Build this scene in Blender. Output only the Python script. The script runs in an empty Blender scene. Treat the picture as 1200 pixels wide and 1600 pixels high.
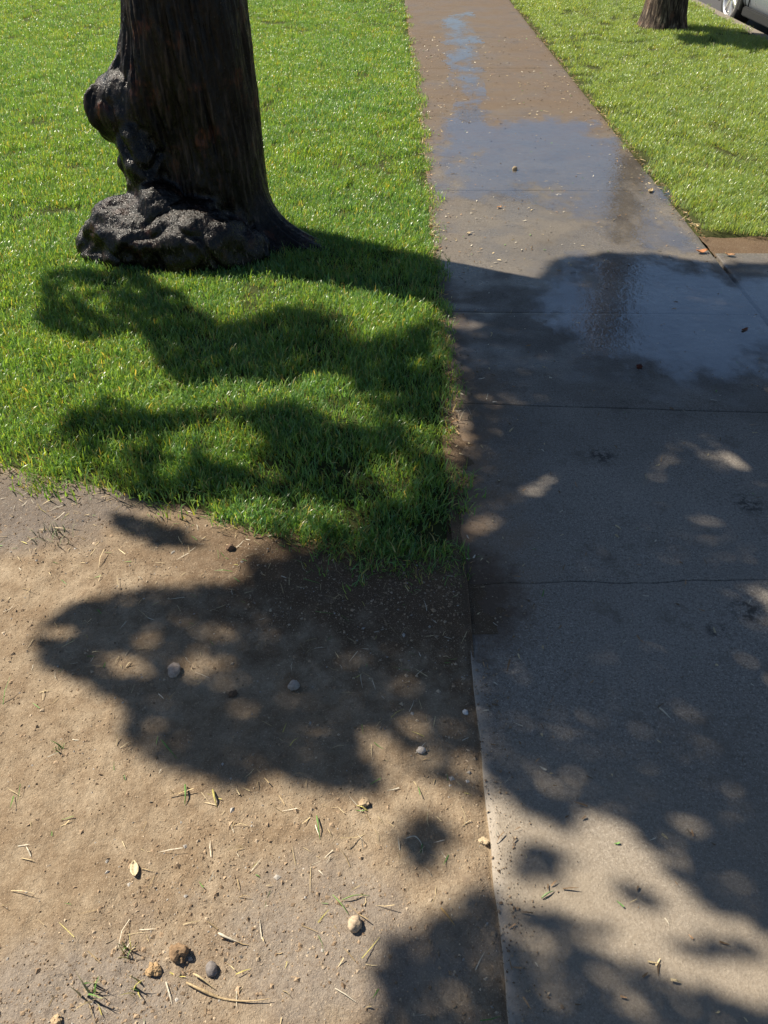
import bpy, bmesh, math, random
import numpy as np
from mathutils import Vector, Matrix

random.seed(7)
rng = np.random.default_rng(11)
S = bpy.context.scene
COL = S.collection

# ---------------------------------------------------------------- camera
H = 1.5
PITCH = math.radians(39.9)
FPX = 1250.0
cam_d = bpy.data.cameras.new('camera')
cam_d.sensor_fit = 'VERTICAL'
cam_d.sensor_height = 36.0
cam_d.lens = FPX / 1600.0 * 36.0
cam_d.clip_start = 0.05
cam_d.clip_end = 900
cam = bpy.data.objects.new('camera', cam_d)
COL.objects.link(cam)
cam.location = (0, 0, H)
cam.rotation_euler = (math.radians(90) - PITCH, 0, 0)
S.camera = cam

# ---------------------------------------------------------------- sky and sun
SUN_EL = math.radians(50)
SUN_AZ = math.atan2(-0.885, 0.465)          # clockwise from +Y
SUN = Vector((math.sin(SUN_AZ) * math.cos(SUN_EL), math.cos(SUN_AZ) * math.cos(SUN_EL), math.sin(SUN_EL)))
W = bpy.data.worlds.new('World')
S.world = W
W.use_nodes = True
wn = W.node_tree
bg = wn.nodes['Background']
sky = wn.nodes.new('ShaderNodeTexSky')
sky.sky_type = 'NISHITA'
sky.sun_disc = False
sky.sun_elevation = SUN_EL
sky.sun_rotation = SUN_AZ % (2 * math.pi)
sky.air_density = 1.0
sky.dust_density = 0.6
sky.ozone_density = 3.6
wn.links.new(sky.outputs[0], bg.inputs[0])
bg.inputs[1].default_value = 0.05
sun_d = bpy.data.lights.new('sun', 'SUN')
sun_d.energy = 5.0
sun_d.angle = math.radians(0.55)
sun_d.color = (1.0, 0.91, 0.77)
sun = bpy.data.objects.new('sun', sun_d)
COL.objects.link(sun)
sun.rotation_euler = (-SUN).to_track_quat('-Z', 'Y').to_euler()
S.view_settings.view_transform = 'Standard'
S.view_settings.look = 'None'
S.view_settings.gamma = 1.0
S.view_settings.use_curve_mapping = False
S.view_settings.exposure = 0.95
S.render.engine = 'CYCLES'
S.cycles.transparent_max_bounces = 12
S.cycles.max_bounces = 8

# ---------------------------------------------------------------- numpy noise
def _hash(ix, iy, iz, seed):
    h = (ix.astype(np.uint32) * np.uint32(374761393) + iy.astype(np.uint32) * np.uint32(668265263)
         + iz.astype(np.uint32) * np.uint32(2147483647) + np.uint32(seed * 974711 + 13))
    h = (h ^ (h >> np.uint32(13))) * np.uint32(1274126177)
    h = h ^ (h >> np.uint32(16))
    return (h & np.uint32(0xFFFFFF)).astype(np.float64) / 0xFFFFFF

def noise3(x, y, z, seed=0):
    x, y, z = np.broadcast_arrays(np.asarray(x, float), np.asarray(y, float), np.asarray(z, float))
    fx, fy, fz = np.floor(x), np.floor(y), np.floor(z)
    ix, iy, iz = fx.astype(np.int64), fy.astype(np.int64), fz.astype(np.int64)
    tx, ty, tz = x - fx, y - fy, z - fz
    tx, ty, tz = [t * t * t * (t * (t * 6 - 15) + 10) for t in (tx, ty, tz)]
    r = 0
    for dx in (0, 1):
        for dy in (0, 1):
            for dz in (0, 1):
                w = (tx if dx else 1 - tx) * (ty if dy else 1 - ty) * (tz if dz else 1 - tz)
                r = r + w * _hash(ix + dx, iy + dy, iz + dz, seed)
    return r * 2 - 1

def fbm(x, y, z, octv=4, seed=0, gain=0.5):
    a, s, r, f = 1.0, 0.0, 0.0, 1.0
    for o in range(octv):
        r = r + a * noise3(np.asarray(x) * f, np.asarray(y) * f, np.asarray(z) * f, seed + o * 7)
        s += a
        a *= gain
        f *= 2.03
    return r / s

# image <-> ground helpers of the photograph's survey (measurements only)
CT, ST = math.cos(PITCH), math.sin(PITCH)
def ground(px, py, z=0.0):
    v = (py - 800) / FPX
    t = (H - z) / (ST + v * CT)
    return ((px - 600) / FPX * t, (CT - v * ST) * t)

def to_px(X, Y):
    d = Y * CT + H * ST
    return 600 + FPX * X / d, 800 - FPX * (Y * ST - H * CT) / d, d

# ---------------------------------------------------------------- object helpers
def tag(o, label=None, cat=None, group=None, kind=None):
    if label: o['label'] = label
    if cat: o['category'] = cat
    if group: o['group'] = group
    if kind: o['kind'] = kind
    return o

def mesh_obj(name, verts, faces, mat=None, parent=None, smooth=True):
    me = bpy.data.meshes.new(name)
    if isinstance(verts, np.ndarray): verts = verts.tolist()
    if isinstance(faces, np.ndarray): faces = faces.tolist()
    me.from_pydata(verts, [], faces)
    if smooth:
        me.polygons.foreach_set('use_smooth', [True] * len(me.polygons))
    if mat: me.materials.append(mat)
    o = bpy.data.objects.new(name, me)
    COL.objects.link(o)
    if parent: o.parent = parent
    return o

def bm_obj(name, bm, mat=None, parent=None, smooth=False):
    me = bpy.data.meshes.new(name)
    bm.normal_update()
    bm.to_mesh(me)
    bm.free()
    if smooth:
        me.polygons.foreach_set('use_smooth', [True] * len(me.polygons))
    if mat: me.materials.append(mat)
    o = bpy.data.objects.new(name, me)
    COL.objects.link(o)
    if parent: o.parent = parent
    return o

def empty(name, loc, label=None, cat=None, group=None):
    o = bpy.data.objects.new(name, None)
    o.empty_display_size = 0.1
    o.location = loc
    COL.objects.link(o)
    return tag(o, label, cat, group)

def grid_faces(n, m, wrap=False):
    f = []
    i = np.arange(n - 1)[:, None]
    mm = m if wrap else m - 1
    j = np.arange(mm)[None, :]
    j2 = (j + 1) % m
    a = i * m + j; b = i * m + j2; c = (i + 1) * m + j2; d = (i + 1) * m + j
    return np.stack(np.broadcast_arrays(a, b, c, d), -1).reshape(-1, 4)

# ---------------------------------------------------------------- material helpers
class NT:
    def __init__(s, name):
        s.m = bpy.data.materials.new(name)
        s.m.use_nodes = True
        s.t = s.m.node_tree
        s.b = s.t.nodes['Principled BSDF']
        s.out = s.t.nodes['Material Output']
        s.geo = s.t.nodes.new('ShaderNodeNewGeometry')
        s.tc = s.t.nodes.new('ShaderNodeTexCoord')
        s.P = s.geo.outputs['Position']
    def link(s, a, b): s.t.links.new(a, b)
    def _in(s, sock, v):
        if v is None: return
        if hasattr(v, 'is_linked') or isinstance(v, bpy.types.NodeSocket): s.link(v, sock)
        else: sock.default_value = v
    def noise(s, scale, detail=4, rough=0.55, vec=None, dist=0.0, col=False):
        n = s.t.nodes.new('ShaderNodeTexNoise')
        s.link(vec or s.P, n.inputs['Vector'])
        n.inputs['Scale'].default_value = scale
        n.inputs['Detail'].default_value = detail
        n.inputs['Roughness'].default_value = rough
        n.inputs['Distortion'].default_value = dist
        return n.outputs['Color' if col else 'Fac']
    def voro(s, scale, vec=None, feature='F1', out='Distance'):
        n = s.t.nodes.new('ShaderNodeTexVoronoi')
        n.feature = feature
        s.link(vec or s.P, n.inputs['Vector'])
        n.inputs['Scale'].default_value = scale
        return n.outputs[out]
    def scale(s, vec, k):
        n = s.t.nodes.new('ShaderNodeMapping')
        s.link(vec, n.inputs['Vector'])
        n.inputs['Scale'].default_value = k
        return n.outputs[0]
    def mrange(s, v, a, b, c=0.0, d=1.0, smooth=True):
        n = s.t.nodes.new('ShaderNodeMapRange')
        if smooth: n.interpolation_type = 'SMOOTHSTEP'
        s._in(n.inputs['Value'], v)
        n.inputs['From Min'].default_value = a; n.inputs['From Max'].default_value = b
        n.inputs['To Min'].default_value = c; n.inputs['To Max'].default_value = d
        return n.outputs[0]
    def math(s, op, a, b=None, c=None, clamp=False):
        n = s.t.nodes.new('ShaderNodeMath')
        n.operation = op; n.use_clamp = clamp
        s._in(n.inputs[0], a); s._in(n.inputs[1], b)
        if c is not None: s._in(n.inputs[2], c)
        return n.outputs[0]
    def mix(s, f, a, b, mode='MIX'):
        n = s.t.nodes.new('ShaderNodeMix')
        n.data_type = 'RGBA'; n.blend_type = mode
        s._in(n.inputs[0], f)
        for sock, v in ((n.inputs[6], a), (n.inputs[7], b)):
            if isinstance(v, tuple): v = (*v, 1.0) if len(v) == 3 else v
            s._in(sock, v)
        return n.outputs[2]
    def ramp(s, f, stops):
        n = s.t.nodes.new('ShaderNodeValToRGB')
        s.link(f, n.inputs[0])
        e = n.color_ramp.elements
        while len(e) < len(stops): e.new(0.5)
        for k, (p, c) in enumerate(stops):
            e[k].position = p
            e[k].color = (*c, 1.0)
        return n.outputs[0]
    def sep(s, v=None):
        n = s.t.nodes.new('ShaderNodeSeparateXYZ')
        s.link(v or s.P, n.inputs[0])
        return n.outputs
    def bump(s, h, strength=0.5, dist=0.01, normal=None):
        n = s.t.nodes.new('ShaderNodeBump')
        s.link(h, n.inputs['Height'])
        s._in(n.inputs['Strength'], strength)
        n.inputs['Distance'].default_value = dist
        if normal: s.link(normal, n.inputs['Normal'])
        return n.outputs[0]
    def attr(s, name, kind='GEOMETRY'):
        n = s.t.nodes.new('ShaderNodeAttribute')
        n.attribute_name = name
        n.attribute_type = kind
        return n
    def set(s, **k):
        for key, v in k.items():
            sock = s.b.inputs[key.replace('_', ' ')]
            if isinstance(v, tuple) and len(v) == 3: v = (*v, 1.0)
            s._in(sock, v)
        return s.m
    def spot(s, cx, cy, r0, r1, noise=None, amt=0.0, sx=1.0, sy=1.0):
        """1 inside an irregular patch round (cx, cy) on the ground, 0 outside"""
        x, y, _ = s.sep()
        dx = s.math('MULTIPLY', s.math('SUBTRACT', x, cx), 1 / sx)
        dy = s.math('MULTIPLY', s.math('SUBTRACT', y, cy), 1 / sy)
        d = s.math('SQRT', s.math('ADD', s.math('MULTIPLY', dx, dx), s.math('MULTIPLY', dy, dy)))
        if noise is not None: d = s.math('ADD', d, s.math('MULTIPLY', s.math('SUBTRACT', noise, 0.5), amt))
        return s.mrange(d, r0, r1, 1.0, 0.0)

def simple(name, col, rough=0.6, metal=0.0, nscale=30, namt=0.25, bump=0.0, bscale=200, spec=0.5):
    n = NT(name)
    k = n.noise(nscale, 4)
    c2 = tuple(min(1, c * (1 + namt)) for c in col); c1 = tuple(c * (1 - namt) for c in col)
    n.set(Base_Color=n.mix(k, c1, c2), Roughness=n.mrange(n.noise(nscale * 1.7, 3), 0.3, 0.7, rough * 0.85, min(1, rough * 1.15)), Metallic=metal, Specular_IOR_Level=spec)
    if bump: n.set(Normal=n.bump(n.noise(bscale, 3), bump, 0.002))
    return n.m

# ---- concrete of the pavement: dusty tan grey, muddy at its left border, wet further up
def concrete_material():
    n = NT('concrete')
    x, y, z = n.sep()
    big = n.noise(1.7, 5, 0.6)
    mid = n.noise(9, 6, 0.65)
    fine = n.noise(120, 4, 0.7)
    grit = n.noise(420, 2, 0.6)
    speck = n.noise(210, 3, 0.75)
    grain = n.noise(85, 3, 0.8)
    base = n.ramp(big, [(0.3, (0.21, 0.185, 0.155)), (0.7, (0.31, 0.275, 0.23))])
    base = n.mix(n.mrange(mid, 0.35, 0.7, 0, 0.55), base, (0.285, 0.255, 0.215))
    base = n.mix(n.mrange(mid, 0.55, 0.75, 0, 0.5), base, (0.17, 0.14, 0.11))
    base = n.mix(n.mrange(fine, 0.38, 0.68, 0.0, 0.6), base, (0.145, 0.118, 0.09))
    base = n.mix(n.mrange(speck, 0.56, 0.68, 0.0, 0.75), base, (0.50, 0.45, 0.38))
    base = n.mix(n.mrange(speck, 0.44, 0.33, 0.0, 0.75), base, (0.07, 0.06, 0.05))
    base = n.mix(n.mrange(grain, 0.46, 0.32, 0.0, 0.6), base, (0.09, 0.078, 0.065))
    base = n.mix(n.mrange(grit, 0.58, 0.75, 0.0, 0.65), base, (0.46, 0.41, 0.33))
    base = n.mix(n.mrange(grit, 0.42, 0.28, 0.0, 0.6), base, (0.07, 0.06, 0.05))
    # dirt trodden over the left border and soil film beside the lawn
    m = n.noise(6, 5, 0.65)
    edge = n.mrange(n.math('ADD', x, n.math('MULTIPLY', m, -0.55)), -0.12, 0.22, 1.0, 0.0)
    along = n.math('MULTIPLY', n.mrange(y, 1.25, 1.7), n.mrange(y, 2.8, 3.6, 1.0, 0.35))
    film = n.math('MULTIPLY', edge, along)
    base = n.mix(n.math('MULTIPLY', film, 0.85), base, n.mix(fine, (0.16, 0.095, 0.05), (0.27, 0.18, 0.105)))
    far = n.math('MULTIPLY', n.mrange(n.math('ADD', y, n.math('MULTIPLY', m, 2.4)), 5.9, 7.4), n.mrange(big, 0.3, 0.6, 0.55, 0.95))
    base = n.mix(far, base, n.mix(mid, (0.17, 0.115, 0.07), (0.26, 0.19, 0.125)))
    blot = n.noise(4.5, 6, 0.7)
    base = n.mix(n.mrange(blot, 0.53, 0.68, 0, 0.5), base, (0.12, 0.098, 0.075))
    dust = n.math('MULTIPLY', n.mrange(n.math('ADD', y, n.math('MULTIPLY', m, .5)), 1.0, 1.5, 1.0, 0.0), n.mrange(big, .3, .65, .35, .8))
    base = n.mix(dust, base, n.mix(fine, (0.30, 0.25, 0.185), (0.20, 0.16, 0.115)))
    rim = n.math('MULTIPLY', n.mrange(n.math('ADD', x, n.math('MULTIPLY', n.math('SUBTRACT', mid, .5), .06)), .212, .236, 1.0, 0.0), n.mrange(y, 1.36, 1.44, 1.0, 0.0))
    base = n.mix(n.math('MULTIPLY', rim, .5), base, (0.40, 0.35, 0.29))
    gx, gy = ground(770, 930)
    sp = n.spot(gx - .03, gy, 0.04, 0.17, n.noise(22, 5, .7), .22, 1.0, 1.6)
    base = n.mix(n.math('MULTIPLY', sp, .9), base, n.mix(fine, (0.05, 0.032, 0.02), (0.15, 0.10, 0.065)))
    # dark smears on the dry slabs
    sm = n.noise(38, 3, 0.7)
    for (px, py, r) in ((1172, 788, .055), (1170, 955, .05), (1120, 985, .03), (940, 712, .05)):
        gx, gy = ground(px, py)
        s_ = n.math('MULTIPLY', n.spot(gx, gy, r * .4, r * 1.3, sm, r * .8), n.mrange(sm, 0.42, 0.58))
        base = n.mix(n.math('MULTIPLY', s_, 0.75), base, (0.03, 0.027, 0.024))
    # wetness
    wn_ = n.noise(2.6, 4, 0.6)
    wet = n.mrange(n.math('ADD', n.math('ADD', y, n.math('MULTIPLY', wn_, 0.7)), n.math('MULTIPLY', n.math('ABSOLUTE', n.math('SUBTRACT', x, 1.15)), -0.22)), 2.72, 2.86)
    damp = n.mrange(n.math('ADD', y, n.math('MULTIPLY', wn_, 1.6)), 2.6, 3.5, 0.0, 0.6)
    wetall = n.math('MAXIMUM', n.math('MULTIPLY', wet, 0.8), damp)
    base = n.mix(wetall, base, n.mix(0.40, (0.0, 0.0, 0.0), base), 'MIX')
    wetp = n.math('MULTIPLY', n.math('MULTIPLY', wet, n.mrange(n.noise(3.3, 4, 0.6), 0.38, 0.62, 0.25, 1.0)), n.math('SUBTRACT', 1.0, n.math('MULTIPLY', far, .6)))
    n.set(Base_Color=base, Roughness=n.mrange(wetp, 0.0, 1.0, 0.86, 0.26, False), Specular_IOR_Level=n.mrange(wetp, 0, 1, 0.25, 0.6, False))
    h = n.math('ADD', n.math('MULTIPLY', fine, 0.6), n.math('ADD', n.math('MULTIPLY', speck, 0.8), n.math('MULTIPLY', mid, 0.8)))
    n.set(Normal=n.bump(h, n.mrange(wetp, 0, 1, 0.6, 0.4, False), 0.004))
    return n.m

def dirt_material():
    n = NT('dry dirt')
    x, y, z = n.sep()
    big = n.noise(2.1, 5, 0.6)
    mid = n.noise(14, 6, 0.68)
    fine = n.noise(95, 5, 0.72)
    grit = n.noise(330, 2, 0.65)
    c = n.ramp(big, [(0.28, (0.225, 0.17, 0.112)), (0.55, (0.29, 0.225, 0.152)), (0.75, (0.34, 0.27, 0.188))])
    c = n.mix(n.mrange(mid, 0.40, 0.66, 0.0, 0.75), c, (0.185, 0.13, 0.08))
    c = n.mix(n.mrange(mid, 0.44, 0.28, 0.0, 0.6), c, (0.38, 0.305, 0.215))
    # old grey paving showing through the dust
    g = n.noise(4.2, 5, 0.62)
    gx, gy = ground(490, 1470)
    g1 = n.spot(gx, gy, 0.05, 0.26, g, 0.55, 1.5, 0.8)
    gx, gy = ground(30, 790)
    g2 = n.spot(gx, gy, 0.12, 0.36, g, 0.5, 1.4, 0.7)
    gx, gy = ground(90, 1560)
    g3 = n.spot(gx, gy, 0.06, 0.22, g, 0.5, 1.6, 0.6)
    gm = n.math('MAXIMUM', n.math('MAXIMUM', n.math('MULTIPLY', g1, 0.6), n.math('MULTIPLY', g2, 0.8)), n.math('MULTIPLY', g3, 0.65))
    c = n.mix(gm, c, n.mix(mid, (0.17, 0.152, 0.138), (0.25, 0.225, 0.20)))
    c = n.mix(n.math('MULTIPLY', g2, .75), c, n.mix(mid, (0.115, 0.105, 0.098), (0.19, 0.172, 0.155)))
    # dark damp soil along the lawn border
    le = n.math('ADD', y, n.math('MULTIPLY', x, 0.37))
    soil = n.mrange(n.math('ADD', le, n.math('MULTIPLY', n.math('SUBTRACT', mid, 0.5), 0.6)), 1.08, 1.42)
    soil = n.math('MULTIPLY', soil, n.mrange(x, -0.75, -0.3, 0.35, 1.0))
    c = n.mix(n.math('MULTIPLY', soil, 0.85), c, n.mix(fine, (0.05, 0.03, 0.018), (0.13, 0.085, 0.05)))
    c = n.mix(n.mrange(fine, 0.42, 0.7, 0.0, 0.7), c, n.mix(0.5, c, (0.09, 0.055, 0.03)))
    c = n.mix(n.mrange(grit, 0.56, 0.74, 0.0, 0.6), c, (0.50, 0.40, 0.28))
    c = n.mix(n.mrange(grit, 0.40, 0.26, 0.0, 0.6), c, (0.10, 0.065, 0.04))
    n.set(Base_Color=c, Roughness=0.95, Specular_IOR_Level=0.15)
    h = n.math('ADD', n.math('MULTIPLY', mid, 1.0), n.math('ADD', n.math('MULTIPLY', fine, 0.8), n.math('MULTIPLY', grit, 0.35)))
    n.set(Normal=n.bump(h, 0.75, 0.008))
    return n.m

def soil_material():
    n = NT('lawn soil')
    f = n.noise(60, 5, 0.7)
    g = n.noise(3, 4)
    c = n.mix(f, (0.03, 0.024, 0.012), (0.08, 0.065, 0.03))
    c = n.mix(n.mrange(g, 0.35, 0.65, 0.4, 0.7), c, (0.04, 0.06, 0.016))
    n.set(Base_Color=c, Roughness=0.95, Normal=n.bump(f, 0.8, 0.01), Specular_IOR_Level=0.1)
    return n.m

def grass_material():
    n = NT('grass blade')
    col = n.attr('tint').outputs['Color']
    oi = n.t.nodes.new('ShaderNodeObjectInfo')
    patch = n.noise(1.3, 4, 0.6)
    patch2 = n.noise(5.5, 3, 0.6)
    c = n.mix(n.mrange(patch, 0.35, 0.65), col, n.mix(1.0, col, (1.2, 1.08, 0.8), 'MULTIPLY'))
    c = n.mix(n.mrange(patch2, 0.38, 0.62, 0.0, 0.55), c, n.mix(1.0, c, (0.66, 0.8, 0.8), 'MULTIPLY'))
    c = n.mix(n.mrange(oi.outputs['Random'], 0, 1, 0, 0.4, False), c, n.mix(1.0, c, (1.3, 1.12, 0.75), 'MULTIPLY'))
    gx_ = n.sep()[0]
    c = n.mix(n.mrange(gx_, 1.2, 1.6), c, n.mix(0.35, c, (0.36, 0.40, 0.17)))
    n.set(Base_Color=c, Roughness=0.31, Specular_IOR_Level=0.55)
    tr = n.t.nodes.new('ShaderNodeBsdfTranslucent')
    n.link(n.mix(1.0, c, (1.9, 1.75, 0.7), 'MULTIPLY'), tr.inputs['Color'])
    mx = n.t.nodes.new('ShaderNodeMixShader')
    mx.inputs[0].default_value = 0.42
    n.link(n.b.outputs[0], mx.inputs[1]); n.link(tr.outputs[0], mx.inputs[2])
    n.link(mx.outputs[0], n.out.inputs[0])
    return n.m

def leaf_material():
    n = NT('tree leaf')
    k = n.noise(6, 3)
    c = n.mix(k, (0.035, 0.06, 0.018), (0.07, 0.10, 0.035))
    n.set(Base_Color=c, Roughness=0.45)
    return n.m

def bark_material(name, wet=True):
    n = NT(name)
    x, y, z = n.sep()
    P = n.P
    st = n.scale(P, (34, 34, 5.0))
    fib = n.noise(1.0, 6, 0.65, vec=st, dist=0.6)
    st2 = n.scale(P, (150, 150, 26))
    fine = n.noise(1.0, 4, 0.7, vec=st2)
    lump = n.noise(9, 5, 0.6)
    fl = n.noise(70, 4, 0.7)
    if wet:
        c = n.ramp(fib, [(0.36, (0.003, 0.0022, 0.002)), (0.55, (0.010, 0.0068, 0.0055)), (0.70, (0.085, 0.058, 0.046))])  # top stop brightened to paint grey-lit glints into the bark colour
        c = n.mix(n.math('MULTIPLY', n.mrange(lump, 0.56, 0.68), n.mrange(fine, 0.45, 0.6, 0.2, 1.0)), c, (0.10, 0.032, 0.016))
        c = n.mix(n.mrange(fl, 0.64, 0.74, 0, 0.6), c, (0.14, 0.10, 0.075))
        rough = n.mrange(fl, 0.3, 0.7, 0.22, 0.5)
        spec = 0.22
    else:
        c = n.ramp(fib, [(0.40, (0.018, 0.012, 0.009)), (0.52, (0.07, 0.05, 0.036)), (0.66, (0.30, 0.235, 0.17))])
        c = n.mix(n.mrange(lump, 0.55, 0.68), c, (0.12, 0.06, 0.04))
        rough, spec = 0.85, 0.3
    h = n.math('ADD', fib, n.math('ADD', n.math('MULTIPLY', fine, 0.45), n.math('MULTIPLY', lump, 0.3)))
    if wet:
        bu = n.attr('burl').outputs['Fac']
        st3 = n.scale(P, (1.0, 1.0, 0.36))
        a = n.noise(30, 5, 0.66, vec=st3, dist=.8)
        b = n.noise(80, 4, 0.7, vec=st3)
        e = n.noise(11, 4, 0.6)
        cb = n.ramp(a, [(0.42, (0.003, 0.0025, 0.0025)), (0.55, (0.010, 0.0075, 0.0065)), (0.65, (0.042, 0.030, 0.025)), (0.75, (0.22, 0.17, 0.145))])
        cb = n.mix(n.mrange(e, 0.55, 0.68, 0, 0.7), cb, n.mix(b, (0.025, 0.010, 0.006), (0.16, 0.065, 0.04)))
        cb = n.mix(n.mrange(b, 0.60, 0.68, 0, 0.8), cb, (0.40, 0.34, 0.30))  # pale flecks: highlight glints painted into the burl colour
        cb = n.mix(n.mrange(b, 0.45, 0.32, 0, 0.85), cb, (0.005, 0.004, 0.004))
        cb = n.mix(1.0, cb, (.55, .50, .47), 'MULTIPLY')
        c = n.mix(bu, c, cb)
        h = n.math('ADD', h, n.math('MULTIPLY', bu, n.math('MULTIPLY_ADD', b, .5, a)))
        rough = n.math('MULTIPLY_ADD', bu, -.08, rough)
        spec = n.math('MULTIPLY_ADD', bu, .12, spec)
    n.set(Base_Color=c, Roughness=rough, Specular_IOR_Level=spec)
    n.set(Normal=n.bump(h, 0.6 if wet else 0.9, 0.012))
    return n.m

def water_material():
    n = NT('water film')
    nrm = n.bump(n.math('ADD', n.noise(34, 3, 0.6), n.math('MULTIPLY', n.noise(130, 2), 0.35)), 0.3, 0.004)
    gl = n.t.nodes.new('ShaderNodeBsdfGlossy')
    gl.inputs['Roughness'].default_value = 0.04
    gl.inputs['Color'].default_value = (1, 1, 1, 1)
    n.link(nrm, gl.inputs['Normal'])
    tr = n.t.nodes.new('ShaderNodeBsdfTransparent')
    tr.inputs['Color'].default_value = (0.86, 0.84, 0.8, 1)
    lw = n.t.nodes.new('ShaderNodeLayerWeight')
    lw.inputs['Blend'].default_value = 0.5
    n.link(nrm, lw.inputs['Normal'])
    fr = n.math('MULTIPLY_ADD', n.math('POWER', lw.outputs['Facing'], 5.0), 0.80, 0.20)
    mx = n.t.nodes.new('ShaderNodeMixShader')
    cov = n.mrange(n.math('ADD', n.math('MULTIPLY', n.attr('depth').outputs['Fac'], .8), n.math('ADD', n.math('MULTIPLY', n.math('SUBTRACT', n.noise(16, 4, .65), .5), .22), n.math('MULTIPLY', n.math('SUBTRACT', n.noise(4.5, 3, .6, vec=n.scale(n.P, (1, .55, 1))), .47), .95))), -.04, .24)
    n.link(n.math('MULTIPLY', fr, cov), mx.inputs[0])
    n.link(n.mix(cov, (1, 1, 1), (.95, .94, .92)), tr.inputs['Color'])
    n.link(tr.outputs[0], mx.inputs[1]); n.link(gl.outputs[0], mx.inputs[2])
    n.link(mx.outputs[0], n.out.inputs[0])
    return n.m

def asphalt_material():
    n = NT('asphalt')
    a = n.noise(250, 3, 0.7); b = n.noise(2, 4)
    c = n.mix(a, (0.03, 0.03, 0.031), (0.085, 0.083, 0.08))
    c = n.mix(n.mrange(b, 0.4, 0.65, 0, 0.4), c, (0.07, 0.066, 0.06))
    n.set(Base_Color=c, Roughness=0.9, Normal=n.bump(a, 0.5, 0.004))
    return n.m

def tinted_material(name, rough=0.7, spec=0.3, transl=0.0):
    n = NT(name)
    a = n.attr('tint').outputs['Color']
    f = n.noise(160, 3, 0.65)
    c = n.mix(n.mrange(f, 0.35, 0.68, 0, 0.6), a, n.mix(1.0, a, (0.5, 0.48, 0.45), 'MULTIPLY'))
    n.set(Base_Color=c, Roughness=rough, Specular_IOR_Level=spec, Normal=n.bump(f, 0.4, 0.003))
    return n.m

M_CON = concrete_material()
M_DIRT = dirt_material()
M_SOIL = soil_material()
M_GRASS = grass_material()
M_LEAF = leaf_material()
M_BARK = bark_material('wet bark', True)
M_BARK2 = bark_material('pale bark', False)
M_WATER = water_material()
M_ASPH = asphalt_material()
M_BIT = tinted_material('bits', 0.6, 0.4)
M_STONE = tinted_material('stone', 0.85, 0.25)

def tint_mesh(me, cols):
    """cols: per-vertex rgb"""
    a = me.color_attributes.new('tint', 'FLOAT_COLOR', 'POINT')
    c = np.ones((len(me.vertices), 4)); c[:, :3] = cols
    a.data.foreach_set('color', c.ravel())

# ================================================================ SETTING
gm = simple('far ground', (0.09, 0.10, 0.05), 0.95, nscale=0.6, namt=0.4)
g = mesh_obj('ground', [(-400, -400, -.3), (400, -400, -.3), (400, 400, -.3), (-400, 400, -.3)], [(0, 1, 2, 3)], gm, smooth=False)
tag(g, kind='structure')

def edge_x(Y):
    return np.interp(Y, [-3, 1.0, 2.0, 3.0, 5.0, 40], [.205, .206, .216, .238, .256, .258])

# ---- pavement: a bed and its concrete slabs
bed = mesh_obj('sidewalk', [(0.14, -4, -.035), (1.575, -4, -.035), (1.575, 40, -.035), (0.14, 40, -.035),
                            (0.14, -4, -.2), (1.575, -4, -.2), (1.575, 40, -.2), (0.14, 40, -.2)],
               [(0, 1, 2, 3), (0, 4, 5, 1), (1, 5, 6, 2), (2, 6, 7, 3), (3, 7, 4, 0)], M_SOIL, smooth=False)
tag(bed, kind='structure')

def slab(name, quad, z, parent, gap=0.005, th=0.09, bev=0.006, tilt=(0, 0)):
    """a concrete slab on a quad of ground corners (counter-clockwise), rounded worn edges"""
    bm = bmesh.new()
    q = [Vector((a, b, 0)) for a, b in quad]
    c = sum(q, Vector()) / 4
    q = [p - (p - c).normalized() * gap for p in q]
    N = max(2, int(max((q[1] - q[0]).length, (q[2] - q[1]).length) / 0.04))
    top = []
    for i in range(N + 1):
        row = []
        for j in range(N + 1):
            u, v = i / N, j / N
            p = (q[0] * (1 - u) + q[1] * u) * (1 - v) + (q[3] * (1 - u) + q[2] * u) * v
            wob = 0.0
            if i in (0, N) or j in (0, N):
                wob = 0.0035 * float(fbm(p.x * 14, p.y * 14, 3.1, 3, 5))
                if abs(p.y - 1.505) < .05: wob += .016 * float(fbm(p.x * 6, 0, 1.1, 4, 6))
            d = (p - c)
            zz = z + tilt[0] * d.x + tilt[1] * d.y + 0.0012 * float(noise3(p.x * 3, p.y * 3, 0, 3))
            row.append(bm.verts.new((p.x + (wob if i in (0, N) else 0), p.y + (wob if j in (0, N) else 0), zz)))
        top.append(row)
    for i in range(N):
        for j in range(N):
            bm.faces.new((top[i][j], top[i + 1][j], top[i + 1][j + 1], top[i][j + 1]))
    r = bmesh.ops.extrude_edge_only(bm, edges=[e for e in bm.edges if e.is_boundary])
    vs = [v for v in r['geom'] if isinstance(v, bmesh.types.BMVert)]
    rim = [e for e in bm.edges if len(e.link_faces) == 2 and any(abs(f.normal.z) < .5 for f in e.link_faces)]
    for v in vs: v.co.z -= th
    bm.normal_update()
    sharp = [e for e in bm.edges if len(e.link_faces) == 2 and e.calc_face_angle(0) > 1.0 and (e.verts[0].co.z > z - .02 and e.verts[1].co.z > z - .02)]
    bmesh.ops.bevel(bm, geom=sharp, offset=bev, segments=2, affect='EDGES', profile=0.5)
    return bm_obj(name, bm, M_CON, parent, smooth=True)

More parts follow.
